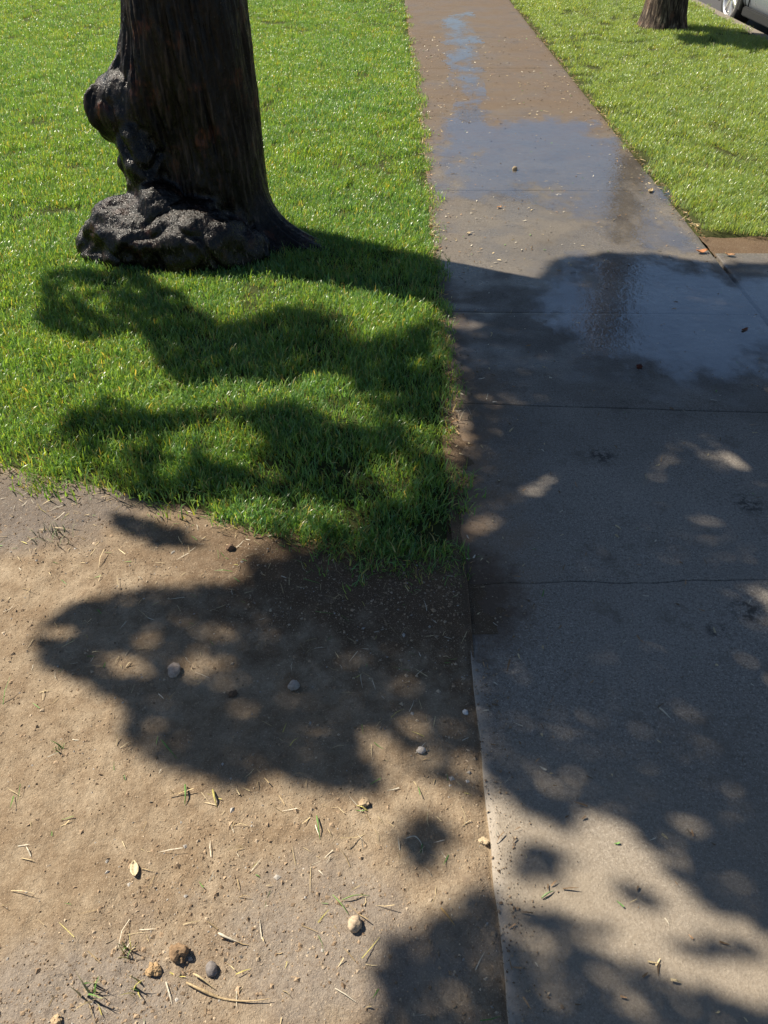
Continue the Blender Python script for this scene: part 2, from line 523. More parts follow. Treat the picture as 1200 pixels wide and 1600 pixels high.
joints = [(-2.1, 0), (-1.35, 0), (-.62, 0), (.1, .0), (1.49, .03), (2.39, -.055), (3.10, -.02), (4.62, -.01),
          (6.2, .01), (7.8, 0), (9.4, 0), (11.0, 0), (12.6, 0), (14.2, 0), (15.0, 0)]
XR = 1.56
for (a, sa), (b, sb) in zip(joints[:-1], joints[1:]):
    x0a, x0b = float(edge_x(a)), float(edge_x(b))
    wide = XR
    w = XR - .2
    quad = [(x0a, a), (XR, a + sa * w), (XR, b + sb * w), (x0b, b)]
    g_ = .004 if (abs(b - 2.39) < .01 or abs(a - 2.39) < .01) else .0005
    slab('concrete_slab', quad, random.uniform(-.001, .001), bed, gap=g_, bev=.0045 if g_ > .002 else .0018)

# apron of the driveway to the right of the path
apron = mesh_obj('driveway', [(1.58, -4, -.035), (3.75, -4, -.035), (3.75, 3.86, -.035), (1.58, 3.86, -.035),
                              (1.58, -4, -.2), (3.75, -4, -.2), (3.75, 3.86, -.2), (1.58, 3.86, -.2)],
                 [(0, 1, 2, 3), (0, 4, 5, 1), (1, 5, 6, 2), (2, 6, 7, 3), (3, 7, 4, 0)], M_SOIL, smooth=False)
tag(apron, kind='structure')
ys = [-3.6, -2.2, -.8, .6, 2.0, 3.73]
for a, b in zip(ys[:-1], ys[1:]):
    for c0, c1 in ((1.58, 2.65), (2.65, 3.72)):
        slab('concrete_slab', [(c0, a), (c1, a), (c1, b), (c0, b)], -.002 + random.uniform(-.002, .002), apron)

# street and kerb
st = mesh_obj('street', [(3.93, -60, -.15), (12.5, -60, -.15), (12.5, 120, -.15), (3.93, 120, -.15)], [(0, 1, 2, 3)], M_ASPH, smooth=False)
tag(st, kind='structure')
bm = bmesh.new()
bmesh.ops.create_cube(bm, size=1)
bmesh.ops.scale(bm, vec=(.15, 100, .3), verts=bm.verts)
bmesh.ops.translate(bm, vec=(3.855, 30, -.152), verts=bm.verts)
bmesh.ops.bevel(bm, geom=[e for e in bm.edges if abs(e.verts[0].co.z + .002) < .01 and abs(e.verts[1].co.z + .002) < .01], offset=.02, segments=3, affect='EDGES')
kb = bm_obj('kerb', bm, simple('kerb concrete', (0.17, 0.145, 0.115), 0.9, nscale=12, namt=.35, bump=.4), smooth=False)
tag(kb, kind='structure')

# ---- lawns (the soil they grow on)
def lawn_edge(X):
    X = np.asarray(X, float)
    base = np.interp(X, [-30, -6, -1.2, -.66, -.364, -.07, .227], [2.6, 2.5, 2.02, 1.845, 1.745, 1.67, 1.61])
    return base + 0.035 * fbm(X * 4, 0 * X, 2.2, 4, 21)

def nonuni(a, segs):
    out = [a]
    for to, step in segs:
        n = max(1, int(round((to - out[-1]) / step)))
        out += list(np.linspace(out[-1], to, n + 1)[1:])
    return np.array(out)

xs = nonuni(-30, [(-5, 1.5), (.14, .06), (.215, .015)])
ss = np.concatenate([[-.03, -.02], nonuni(0, [(.06, .015), (4, .07), (10, .3), (38, 2)])])
X, Sg = np.meshgrid(xs, ss, indexing='ij')
Y = lawn_edge(X) + Sg
Z = -.006 + .016 * fbm(X * 1.3, Y * 1.3, 0, 4, 31) + .006 * fbm(X * 9, Y * 9, 0, 2, 33)
drop = np.clip(1 - Sg / .05, 0, 1)
Z = Z - .03 * drop ** 2
Z = np.where(Sg < -.025, -.15, Z)
dE = np.clip(1 - (edge_x(Y) - .01 - X) / .04, 0, 1)
Z = Z - .022 * dE ** 2
X = np.where(X > .2, edge_x(Y) - .002, X)
o = mesh_obj('lawn', np.stack([X, Y, Z], -1).reshape(-1, 3), grid_faces(*X.shape)[:, ::-1], M_SOIL)
tag(o, kind='structure')

xs = nonuni(1.565, [(1.62, .018), (3.78, .08)])
ys2 = np.concatenate([[3.925], nonuni(3.93, [(4.0, .02), (13, .1), (40, 2)])])
X, Y = np.meshgrid(xs, ys2, indexing='ij')
Z = .0 + .012 * fbm(X * 1.6, Y * 1.6, 4, 4, 41)
Z = Z - .04 * np.clip(1 - (X - 1.565) / .05, 0, 1) ** 2 - .04 * np.clip(1 - (Y - 3.93) / .05, 0, 1) ** 2
Z = np.where(Y < 3.928, -.15, Z)
o = mesh_obj('lawn', np.stack([X, Y, Z], -1).reshape(-1, 3), grid_faces(*X.shape)[:, ::-1], M_SOIL)
tag(o, kind='structure')

# strip of bare earth between the right lawn and the driveway
xs = nonuni(1.575, [(3.75, .03)]); ys3 = nonuni(3.70, [(3.97, .02)])
X, Y = np.meshgrid(xs, ys3, indexing='ij')
Z = -.012 + .007 * fbm(X * 12, Y * 12, 0, 4, 43)
o = mesh_obj('earth_strip', np.stack([X, Y, Z], -1).reshape(-1, 3), grid_faces(*X.shape)[:, ::-1], M_DIRT)
tag(o, kind='structure')

# ---- dirt
def dirt_z(X, Y):
    z = -.008 + .007 * fbm(X * 3.2, Y * 3.2, 0, 4, 51) + .0035 * fbm(X * 17, Y * 17, 0, 4, 53) + .0016 * fbm(X * 70, Y * 70, 0, 2, 55)
    # rubbly places
    for (px, py, r, a) in ((420, 1300, .22, .006), (240, 1470, .13, .008), (60, 1560, .1, .007), (600, 960, .25, .006), (100, 850, .16, .006)):
        gx, gy = ground(px, py)
        w = np.exp(-((X - gx) ** 2 + (Y - gy) ** 2) / r ** 2)
        z = z + a * w * (0.3 + np.abs(fbm(X * 34, Y * 34, 1.5, 3, 57)))
    # crack of the pavement's side
    d = edge_x(Y) - X
    z = z - .004 * np.exp(-(d / .006) ** 2) + .004 * np.exp(-((d - .04) / .03) ** 2) * (fbm(X * 9, Y * 9, 5, 2, 58) + .3)
    # soil heaped against and over the slab's corner by the lawn
    gx, gy = ground(735, 935)
    z = z + .02 * np.exp(-(((X - gx) / .13) ** 2 + ((Y - gy) / .2) ** 2))
    return z

xs = nonuni(-9, [(-1.6, .5), (.20, .0062)])
ys4 = nonuni(-4, [(.2, .3), (2.12, .0062), (3.0, .1)])
X, Y = np.meshgrid(xs, ys4, indexing='ij')
X = np.where(X > .18, edge_x(Y) + .008 - (0.2 - X), X)
Z = dirt_z(X, Y)
Z = np.where(Y > lawn_edge(X) + .2, -.06, Z)
o = mesh_obj('dirt_ground', np.stack([X, Y, Z], -1).reshape(-1, 3), grid_faces(*X.shape)[:, ::-1], M_DIRT)
tag(o, kind='structure')

# soil that has washed over the slab beside the lawn
xs = nonuni(.19, [(.47, .009)]); ys5 = nonuni(1.28, [(2.5, .009)])
X, Y = np.meshgrid(xs, ys5, indexing='ij')
d = X - edge_x(Y)
reach = .02 + .05 * fbm(Y * 3.1, 0 * Y, 7, 3, 61) + .025 * np.exp(-((Y - 1.5) / .1) ** 2) + .03 * np.exp(-((Y - 2.0) / .2) ** 2) + .02 * fbm(X * 20, Y * 20, 2, 3, 64)
reach = np.where(reach > 0, reach * np.clip((2.46 - Y) / .3, 0, 1), reach)
Z = .003 * (1 - d / np.maximum(reach, .005)) + .005 * fbm(X * 30, Y * 30, 0, 3, 63) - .001
Z = np.where((Y < 1.32) | (Y > 2.46), -.02, Z)
Z = np.clip(Z, -.02, .007)
wash = mesh_obj('soil_wash', np.stack([X, Y, Z], -1).reshape(-1, 3), grid_faces(*X.shape)[:, ::-1], M_DIRT)
tag(wash, kind='structure')

# ================================================================ GRASS (stuff)
protos = bpy.data.collections.new('grass_tuft_shapes')
def tuft(seed, n, rad, lmin, lmax, wmul=1.0):
    r = np.random.default_rng(seed)
    V, F, C = [], [], []
    for b in range(n):
        a = r.uniform(0, 2 * math.pi); rr = rad * math.sqrt(r.uniform())
        x, y = rr * math.cos(a), rr * math.sin(a)
        L = r.uniform(lmin, lmax)
        w = r.uniform(.0011, .0025) * wmul
        yaw = r.uniform(0, 2 * math.pi)
        lean = r.uniform(.1, .95); curl = r.uniform(.2, 1.3)
        dx, dy = math.cos(yaw), math.sin(yaw)
        sx, sy = -dy, dx
        tw = r.uniform(-.9, .9)
        p = np.array([x, y, -.008]); ang = lean * .5
        u = r.uniform()
        if u < .055: col = np.array([.42, .36, .17])
        elif u < .12: col = np.array([.24, .29, .06])
        else:
            k = r.uniform()
            col = np.array([.085, .205, .06]) * (1 - k) + np.array([.235, .38, .125]) * k
            if r.uniform() < .2: col = np.array([.12, .25, .12])
        i0 = len(V)
        for s in range(4):
            t = s / 3
            ww = w * (1 - t) ** .6 if s < 3 else 0
            q = tw * t
            ox = (sx * math.cos(q) + dx * math.sin(q)) * ww; oy = (sy * math.cos(q) + dy * math.sin(q)) * ww
            shade = .6 + .4 * t if u >= .12 else 1
            if s < 3:
                V += [(p[0] - ox, p[1] - oy, p[2]), (p[0] + ox, p[1] + oy, p[2])]
                C += [col, col]
            else:
                V.append(tuple(p)); C.append(col)
            st_ = L / 3
            p = p + st_ * np.array([math.sin(ang) * dx, math.sin(ang) * dy, math.cos(ang)])
            ang += curl * .45
        F += [(i0, i0 + 1, i0 + 3, i0 + 2), (i0 + 2, i0 + 3, i0 + 5, i0 + 4), (i0 + 4, i0 + 5, i0 + 6)]
    me = bpy.data.meshes.new('grass_tuft')
    me.from_pydata(V, [], F)
    me.materials.append(M_GRASS)
    tint_mesh(me, np.array(C))
    me.polygons.foreach_set('use_smooth', [True] * len(me.polygons))
    o = bpy.data.objects.new('grass_tuft', me)
    protos.objects.link(o)
NT_ = 14
for k in range(NT_):
    tuft(100 + k, 95, .085, .022, .047)

def scatter(name, pts, rot, scl, idx, coll, kind='stuff', label=None, cat=None):
    me = bpy.data.meshes.new(name)
    me.from_pydata(pts.tolist(), [], [])
    a = me.attributes.new('rot', 'FLOAT_VECTOR', 'POINT'); a.data.foreach_set('vector', rot.astype(np.float32).ravel())
    a = me.attributes.new('scl', 'FLOAT', 'POINT'); a.data.foreach_set('value', scl.astype(np.float32))
    a = me.attributes.new('idx', 'INT', 'POINT'); a.data.foreach_set('value', idx.astype(np.int32))
    o = bpy.data.objects.new(name, me)
    COL.objects.link(o)
    ng = bpy.data.node_groups.new(name + '_nodes', 'GeometryNodeTree')
    ng.interface.new_socket('Geometry', in_out='INPUT', socket_type='NodeSocketGeometry')
    ng.interface.new_socket('Geometry', in_out='OUTPUT', socket_type='NodeSocketGeometry')
    N = ng.nodes
    gi, go = N.new('NodeGroupInput'), N.new('NodeGroupOutput')
    ci = N.new('GeometryNodeCollectionInfo')
    ci.inputs['Collection'].default_value = coll
    ci.inputs['Separate Children'].default_value = True
    ci.inputs['Reset Children'].default_value = True
    ip = N.new('GeometryNodeInstanceOnPoints')
    def na(nm, t):
        q = N.new('GeometryNodeInputNamedAttribute'); q.data_type = t
        q.inputs['Name'].default_value = nm
        return q.outputs['Attribute']
    e2r = N.new('FunctionNodeEulerToRotation')
    L = ng.links.new
    L(na('rot', 'FLOAT_VECTOR'), e2r.inputs[0])
    L(e2r.outputs[0], ip.inputs['Rotation'])
    L(na('scl', 'FLOAT'), ip.inputs['Scale'])
    L(na('idx', 'INT'), ip.inputs['Instance Index'])
    ip.inputs['Pick Instance'].default_value = True
    L(gi.outputs[0], ip.inputs['Points'])
    L(ci.outputs[0], ip.inputs['Instance'])
    L(ip.outputs[0], go.inputs[0])
    md = o.modifiers.new('scatter', 'NODES')
    md.node_group = ng
    tag(o, label, cat, kind=kind)
    return o

def lawn_points(x0, x1, y0, y1, dens, ok):
    n = int((x1 - x0) * (y1 - y0) * dens)
    X = rng.uniform(x0, x1, n); Y = rng.uniform(y0, y1, n)
    m = ok(X, Y)
    return X[m], Y[m]

TX, TY = -.84, 3.95             # foot of the near tree
UX, UY = 2.93, 9.75             # foot of the far tree
def left_ok(X, Y):
    m = (X < edge_x(Y) - .018 + .018 * fbm(Y * 7, 0 * Y, 1, 3, 71)) & (Y > lawn_edge(X) - .005 + .018 * fbm(X * 7, Y * 7, 0, 3, 73))
    m &= ((X - TX) / .30) ** 2 + ((Y - TY) / .30) ** 2 > 1
    # thin and bare where the lawn meets the trodden corner
    return m
def right_ok(X, Y):
    m = (X > 1.615 + .02 * fbm(Y * 7, 0 * Y, 2, 3, 75)) & (X < 3.74) & (Y > 3.975)
    m &= ((X - UX) / .24) ** 2 + ((Y - UY) / .24) ** 2 > 1
    return m
parts = [lawn_points(-2.7, .26, 1.4, 5, 290, left_ok), lawn_points(-5.2, .27, 5, 9, 230, left_ok), lawn_points(-6.5, .27, 9, 15, 130, left_ok),
         lawn_points(-6.0, -2.7, 1.8, 5, 70, left_ok), lawn_points(-14, -6, 2, 15, 12, left_ok), lawn_points(-14, .27, 15, 30, 12, left_ok)]
X = np.concatenate([p[0] for p in parts]); Y = np.concatenate([p[1] for p in parts])
def do_grass(X, Y, label, right=False):
    n = len(X)
    Z = (.012 + .012 * fbm(X * 1.6, Y * 1.6, 4, 4, 41)) if right else (.006 + .016 * fbm(X * 1.3, Y * 1.3, 0, 4, 31) + .006 * fbm(X * 9, Y * 9, 0, 2, 33))
    tall = 1 + .22 * fbm(X * 2.2, Y * 2.2, 3, 3, 81)
    sc = tall * rng.uniform(.75, 1.25, n)
    rot = np.stack([rng.normal(0, .10, n), rng.normal(0, .10, n), rng.uniform(0, 2 * math.pi, n)], -1)
    scatter('lawn_grass', np.stack([X, Y, Z], -1), rot, sc, rng.integers(0, NT_, n), protos, label=label, cat='grass')
sx_ = rng.uniform(-.5, .225, 420); sy0 = lawn_edge(sx_) + .03 - np.abs(rng.normal(0, .07, 420)) * np.clip((sx_ + .6) / .5, 0.2, 1)
do_sparse = (sx_, sy0)
do_grass(X, Y, 'lush mown grass of the lawn around the large burled tree')
parts = [lawn_points(1.56, 3.8, 3.9, 8, 190, right_ok), lawn_points(1.56, 3.8, 8, 14, 130, right_ok), lawn_points(1.56, 3.8, 14, 30, 15, right_ok)]
do_grass(np.concatenate([p[0] for p in parts]), np.concatenate([p[1] for p in parts]), 'paler mown grass of the strip between the path and the street', True)

# sparse thin tufts creeping out of the lawn over the trodden corner
thin = bpy.data.collections.new('thin_tuft_shapes')
keep_ = protos; protos = thin
for k in range(6): tuft(300 + k, 9, .03, .02, .05)
protos = keep_
nn = len(do_sparse[0])
scatter('sparse_grass', np.stack([do_sparse[0], do_sparse[1], 0 * do_sparse[0] - .004], -1), np.stack([rng.normal(0, .3, nn), rng.normal(0, .3, nn), rng.uniform(0, 6.28, nn)], -1),
        rng.uniform(.6, 1.2, nn), rng.integers(0, 6, nn), thin, label='sparse grass creeping from the lawn over the dark soil', cat='grass')

# ================================================================ TREES
def tube(pts, radii, n=10):
    """swept tube; returns verts, faces"""
    V, F = [], []
    pts = [Vector(p) for p in pts]
    up = Vector((0.3, 0.2, 1)).normalized()
    for i, p in enumerate(pts):
        d = (pts[min(i + 1, len(pts) - 1)] - pts[max(i - 1, 0)]).normalized()
        s = d.cross(up)
        if s.length < .05: s = d.cross(Vector((1, 0, 0)))
        s.normalize(); u = s.cross(d)
        for k in range(n):
            a = 2 * math.pi * k / n
            V.append(p + (s * math.cos(a) + u * math.sin(a)) * radii[i])
    for i in range(len(pts) - 1):
        for k in range(n):
            F.append((i * n + k, i * n + (k + 1) % n, (i + 1) * n + (k + 1) % n, (i + 1) * n + k))
    F.append(tuple(range(n))[::-1]); F.append(tuple((len(pts) - 1) * n + k for k in range(n)))
    return [tuple(v) for v in V], F

def limb(name, a, b, r0, r1, mat, parent, sag=.25, seg=9, seed=0):
    r = np.random.default_rng(seed)
    a, b = Vector(a), Vector(b)
    L = (b - a).length
    off = Vector(r.normal(0, .06 * L, 3).tolist())
    pts, rad = [], []
    for i in range(seg + 1):
        t = i / seg
        p = a.lerp(b, t) + off * math.sin(math.pi * t) + Vector((0, 0, sag * L * .25 * math.sin(math.pi * t)))
        pts.append(p); rad.append(r0 * (1 - t) ** .8 + r1)
    V, F = tube(pts, rad, 9)
    V = [(v[0] - parent.location.x, v[1] - parent.location.y, v[2] - parent.location.z) for v in V]
    return mesh_obj(name, V, F, mat, parent), pts

def leaves(name, C, size, parent, mat=M_LEAF, seed=5, aspect=.38):
    """many small leaf faces, each a folded diamond"""
    r = np.random.default_rng(seed)
    n = len(C)
    d = r.normal(size=(n, 3)); d[:, 2] -= .35
    d /= np.linalg.norm(d, axis=1)[:, None]
    q = r.normal(size=(n, 3))
    s = np.cross(d, q); s /= np.linalg.norm(s, axis=1)[:, None]
    u = np.cross(d, s)
    L = (size * r.uniform(.65, 1.35, n))[:, None]
    Wd = L * aspect * .5
    C = C - np.array(parent.location)[None]
    v = np.stack([C - d * L * .5, C + s * Wd + u * L * .08, C + d * L * .5, C - s * Wd + u * L * .08], 1).reshape(-1, 3)
    i = np.arange(n) * 4
    f = np.concatenate([np.stack([i, i + 1, i + 2], -1), np.stack([i, i + 2, i + 3], -1)])
    return mesh_obj(name, v, f, mat, parent, smooth=False)

# ---- near tree
T = empty('burled_tree', (TX, TY, 0), 'large dark wet-barked tree with a lumpy burl at its foot, on the left lawn', 'tree')
nt, nz = 300, 210
th = np.linspace(0, 2 * math.pi, nt, endpoint=False)
zz = np.concatenate([np.linspace(-.12, 1.15, 175), np.linspace(1.18, 2.7, nz - 175)])
TH, ZZ = np.meshgrid(th, zz, indexing='xy')
zc = np.clip(ZZ, 0, 9)
rb = .252 + .012 * np.sin(ZZ * 3) - .02 * zc / 2.7 + .05 * np.exp(-zc / .10)
def adiff(a, b): return (a - b + math.pi) % (2 * math.pi) - math.pi
dr = adiff(TH, math.radians(-18))
rb = rb + .30 * np.exp(-(dr / .42) ** 2) * np.exp(-zc / .105)
rb = rb + .10 * np.exp(-(adiff(TH, math.radians(-75)) / .4) ** 2) * np.exp(-zc / .12)
rb = rb + .16 * np.exp(-(adiff(TH, math.radians(100)) / .5) ** 2) * np.exp(-zc / .12)
rb = rb + .12 * np.exp(-(adiff(TH, math.radians(175)) / .5) ** 2) * np.exp(-zc / .14)
# a shoulder along the left side and a flattish front
rb = rb + .025 * np.exp(-(adiff(TH, math.radians(205)) / .5) ** 2) * np.exp(-((ZZ - .65) / .45) ** 2)
bl = np.exp(-(adiff(TH, math.radians(196)) / .46) ** 2) * np.exp(-((ZZ - .60) / .20) ** 2)
rb = rb + bl * (.185 + .05 * fbm(np.cos(TH) * 5, np.sin(TH) * 5, ZZ * 6, 4, 97) + .02 * fbm(np.cos(TH) * 15, np.sin(TH) * 15, ZZ * 14, 3, 98))
rb = rb - .06 * np.exp(-(adiff(TH, math.radians(-108)) / .27) ** 2) * np.exp(-((ZZ - .45) / .25) ** 2)
cx, sy_ = np.cos(TH), np.sin(TH)
tw = TH + .25 * ZZ
rb = rb + .022 * fbm(np.cos(tw) * 2.4, np.sin(tw) * 2.4, ZZ * 1.2, 3, 91)
rb = rb * (1 - .42 * np.clip((ZZ - 2.15) / .55, 0, 1) ** 1.5)
lean = .015 * ZZ
BV = [tuple(v) for v in np.stack([cx * rb + lean, sy_ * rb, ZZ], -1).reshape(-1, 3)]
BF = [tuple(f) for f in grid_faces(nz, nt, True)[:, ::-1]] + [tuple(range(nt)), tuple(range((nz - 1) * nt, nz * nt))[::-1]]
LUMPS = [((-1.15, 3.68, .08), (.235, .19, .195), 3, .16), ((-.85, 3.63, .05), (.255, .19, .225), 11, .14), ((-1.30, 3.69, .03), (.14, .13, .12), 17, .16),
         ((-1.03, 3.70, .20), (.13, .12, .15), 29, .12), ((-1.11, 3.86, .58), (.125, .14, .22), 23, .10), ((-1.09, 3.80, .40), (.115, .14, .22), 37, .10),
         ((-.70, 3.66, .03), (.17, .13, .14), 41, .15)]
for c_, rad, seed, lump in LUMPS:
    bm = bmesh.new()
    bmesh.ops.create_icosphere(bm, subdivisions=5, radius=1)
    P = np.array([v.co[:] for v in bm.verts])
    P = P * (1 + lump * fbm(P[:, 0] * 1.6 + seed, P[:, 1] * 1.6, P[:, 2] * 1.6, 2, seed))[:, None] * np.array(rad) + np.array(c_) - np.array([TX, TY, 0])
    k0 = len(BV)
    BV += [tuple(p) for p in P]
    BF += [tuple(v.index + k0 for v in f.verts) for f in bm.faces]
    bm.free()
me0 = bpy.data.meshes.new('trunk_rough'); me0.from_pydata(BV, [], BF)
ob0 = bpy.data.objects.new('trunk_rough', me0); COL.objects.link(ob0)
md = ob0.modifiers.new('remesh', 'REMESH'); md.mode = 'VOXEL'; md.voxel_size = .0068
md = ob0.modifiers.new('soften', 'SMOOTH'); md.factor = .5; md.iterations = 14
me1 = bpy.data.meshes.new_from_object(ob0.evaluated_get(bpy.context.evaluated_depsgraph_get()))
bpy.data.objects.remove(ob0); bpy.data.meshes.remove(me0)
nv = len(me1.vertices)
P = np.empty(nv * 3); me1.vertices.foreach_get('co', P); P = P.reshape(-1, 3)
Nn = np.empty(nv * 3); me1.vertex_normals.foreach_get('vector', Nn); Nn = Nn.reshape(-1, 3)
bw = np.zeros(nv)
for c_, rad, seed, lump in LUMPS:
    q = (P - (np.array(c_) - np.array([TX, TY, 0]))) / (np.array(rad) * 1.12)
    bw = np.maximum(bw, 1 - np.clip((np.linalg.norm(q, axis=1) - .88) / .22, 0, 1))
# knotted burl wood: long flakes that run over the lumps, pits between; stringy strips on the stem
x_, y_, z_ = P.T
wx_ = .03 * fbm(x_ * 7, y_ * 7, z_ * 7, 2, 171)
fl_ = fbm((x_ + wx_) * 26, (y_ + wx_) * 26, z_ * 9, 4, 173)
db = .026 * fbm(x_ * 5.5, y_ * 5.5, z_ * 5, 3, 175) + .008 * fl_ - .020 * np.clip(.16 - np.abs(fbm(x_ * 5 + wx_, y_ * 5, z_ * 3.5, 2, 177)), 0, 1) / .16
ang = np.arctan2(y_, x_) + .25 * z_
rg = 1 - 2 * np.abs(fbm(np.cos(ang) * 8, np.sin(ang) * 8, z_ * 1.7, 4, 179))
lit_side = np.clip(.35 + 1.1 * (np.cos(adiff(ang, math.radians(215))) * .5 + .5), 0, 1)
dt = (.020 * (rg - .4) + .010 * fbm(np.cos(ang) * 22, np.sin(ang) * 22, z_ * 6, 4, 181)) * lit_side
P = P + Nn * (bw * db + (1 - bw) * dt)[:, None]
me1.vertices.foreach_set('co', P.ravel())
fc = np.array([list(p.vertices) + [p.vertices[-1]] * (4 - len(p.vertices)) for p in me1.polygons])
isb = bw[fc].mean(1) > .5
def sub_mesh(name, mask):
    f = fc[mask]; used = np.unique(f); mp = np.zeros(nv, int); mp[used] = np.arange(len(used))
    o = mesh_obj(name, P[used], mp[f], M_BARK, T)
    a = o.data.attributes.new('burl', 'FLOAT', 'POINT'); a.data.foreach_set('value', bw[used].astype(np.float32))
    return o
sub_mesh('trunk', ~isb)
sub_mesh('burl', isb)
bpy.data.meshes.remove(me1)

# crown of the near tree, grown where its shade falls
def in_poly(px, py, poly):
    poly = np.asarray(poly, float)
    r = np.zeros(px.shape, bool)
    j = len(poly) - 1
    for i in range(len(poly)):
        xi, yi = poly[i]; xj, yj = poly[j]
        c = ((yi > py) != (yj > py)) & (px < (xj - xi) * (py - yi) / (yj - yi + 1e-9) + xi)
        r ^= c
        j = i
    return r
SHADE = [
    # lawn, upper band
    [(62, 500), (75, 432), (200, 422), (285, 465), (345, 508), (440, 490), (500, 486), (549, 505), (574, 540), (684, 503), (700, 470), (700, 640),
     (600, 632), (520, 600), (470, 600), (382, 610), (300, 612), (262, 590), (245, 555), (228, 530), (130, 540), (80, 520)],
    # lawn, lower band
    [(50, 700), (110, 665), (172, 632), (260, 655), (345, 645), (470, 640), (600, 632), (700, 640), (730, 700), (740, 960), (600, 960), (430, 852),
     (440, 780), (330, 790), (265, 792), (205, 775), (120, 718)],
    # dirt
    [(40, 985), (70, 955), (170, 925), (270, 915), (365, 905), (400, 850), (445, 846), (740, 860), (752, 1240), (690, 1225), (632, 1195), (600, 1238),
     (500, 1230), (420, 1215), (350, 1228), (240, 1190), (192, 1150), (190, 1098), (130, 1062), (60, 1025)],
    [(165, 800), (240, 805), (312, 840), (300, 856), (240, 848), (180, 822)],
    [(622, 1290), (650, 1268), (690, 1285), (705, 1320), (680, 1352), (645, 1358), (622, 1330)],
    [(575, 1490), (650, 1432), (770, 1385), (800, 1420), (800, 1480), (905, 1478), (1000, 1510), (1110, 1565), (1260, 1590), (1260, 1700), (520, 1700), (590, 1600)],
    # path
    [(690, 470), (835, 450), (858, 410), (940, 394), (1000, 394), (1100, 412), (1260, 408), (1260, 1480), (1200, 1452), (1092, 1400), (1042, 1360), (990, 1292),
     (920, 1268), (870, 1290), (800, 1252), (745, 1190), (735, 700)],
    [(800, 1345), (840, 1315), (885, 1340), (870, 1372), (815, 1375)],
    [(958, 1395), (1000, 1380), (1050, 1410), (1010, 1428)],
    [(1060, 1478), (1130, 1465), (1200, 1490), (1120, 1502)],
    [(790, 1425), (860, 1420), (960, 1450), (850, 1465)],
]
HOLES = [  # cx, cy, rx, ry, tilt in degrees
    (520, 612, 45, 15, 0), (552, 655, 48, 17, 0), (388, 622, 75, 20, 3), (365, 700, 60, 38, 20), (275, 700, 25, 22, 0), (270, 745, 20, 22, 0),
    (395, 800, 62, 26, 8), (690, 690, 48, 24, 0), (190, 700, 20, 14, 0), (600, 745, 24, 14, 0), (430, 745, 26, 14, 0), (165, 480, 22, 14, 0),
    (85, 985, 27, 15, 0), (195, 1027, 36, 16, 5), (335, 985, 32, 13, 5), (330, 1042, 58, 22, 8), (225, 990, 18, 12, 0), (475, 1132, 36, 15, 0),
    (610, 1060, 38, 22, 0), (590, 1165, 34, 26, 20), (612, 1205, 30, 26, 0), (660, 1178, 26, 18, 0), (722, 1195, 26, 22, 0), (380, 1105, 26, 10, 0), (640, 1135, 20, 12, 0),
    (722, 506, 36, 10, 4), (1105, 598, 70, 11, 8), (1180, 612, 40, 12, 8), (1150, 644, 50, 9, 6), (780, 622, 34, 8, 2), (985, 638, 34, 8, 2), (880, 640, 22, 6, 0),
    (906, 711, 20, 9, 0), (1005, 690, 24, 7, 5), (1150, 722, 62, 11, 8), (1020, 716, 24, 8, 8), (832, 748, 48, 24, 22), (775, 824, 46, 15, 2), (745, 782, 20, 22, 0),
    (1092, 842, 24, 10, 0), (980, 1076, 34, 14, 8), (885, 1140, 28, 19, 10), (1087, 1117, 32, 16, 14), (1080, 1222, 42, 24, 14), (1196, 1225, 26, 22, 0), (858, 1215, 48, 26, 15),
    (1180, 690, 30, 9, 0), (960, 560, 14, 5, 0), (1110, 470, 30, 5, 2), (870, 870, 18, 7, 0), (1000, 900, 16, 7, 0),
    (650, 1480, 22, 16, 0), (700, 1560, 30, 22, 0), (1000, 1560, 40, 18, 10), (860, 1560, 30, 20, 0), (930, 1520, 30, 12, 0), (1130, 1600, 40, 16, 10),
]
def shade_mask(X, Y):
    px, py, d = to_px(X, Y)
    wx = 10 * fbm(X * 9, Y * 9, 3, 3, 105); wy = 7 * fbm(X * 9, Y * 9, 8, 3, 106)
    px, py = px + wx, py + wy
    inside = (px > -40) & (px < 1240) & (py > 330) & (py < 1660) & (d > .3)
    m = np.zeros(X.shape, bool)
    for p in SHADE: m |= in_poly(px, py, p)
    for cx_, cy_, rx, ry, tl in HOLES:
        a = math.radians(tl)
        u = (px - cx_) * math.cos(a) + (py - cy_) * math.sin(a); v = -(px - cx_) * math.sin(a) + (py - cy_) * math.cos(a)
        m &= ~((rng.uniform(size=X.shape) < np.where(px > 745, np.where(py < 1000, .82, .80), .93)) & ((u / (rx * 1.03)) ** 2 + (v / (ry * 1.03)) ** 2 < 1))
    m &= (fbm(X * 13, Y * 13, 6, 2, 107) + .4 * fbm(X * 3, Y * 3, 6, 2, 108) > np.where((X < .24) & (Y > 1.6), -.30, -.62)) | (rng.uniform(size=X.shape) < .15)
    # out of the frame the crown simply goes on, gappy
    oval = ((X - 1.4) / 2.2) ** 2 + ((Y - 1.6) / 2.2) ** 2 + .35 * fbm(X * 1.5, Y * 1.5, 0, 3, 101) < 1
    gaps = fbm(X * 3.3, Y * 3.3, 9, 3, 103) > -.18
    out = oval & gaps & ((X > 0.3) | (Y < .4))
    return np.where(inside, m, out)
SH = np.array([SUN.x, SUN.y]) / SUN.z
def crown_point(X, Y):
    """height of the foliage that shades ground point (X, Y)"""
    z = 3.3 + 1.0 * fbm(X * .8, Y * .8, 4, 2, 111)
    z = z + .45 * np.clip(1 - (((X - 1.7) / 2.6) ** 2 + ((Y - 1.9) / 2.6) ** 2), -1, 1)
    return z
n = 290000
X = rng.uniform(-1.9, 4.6, n); Y = rng.uniform(-.9, 4.2, n)
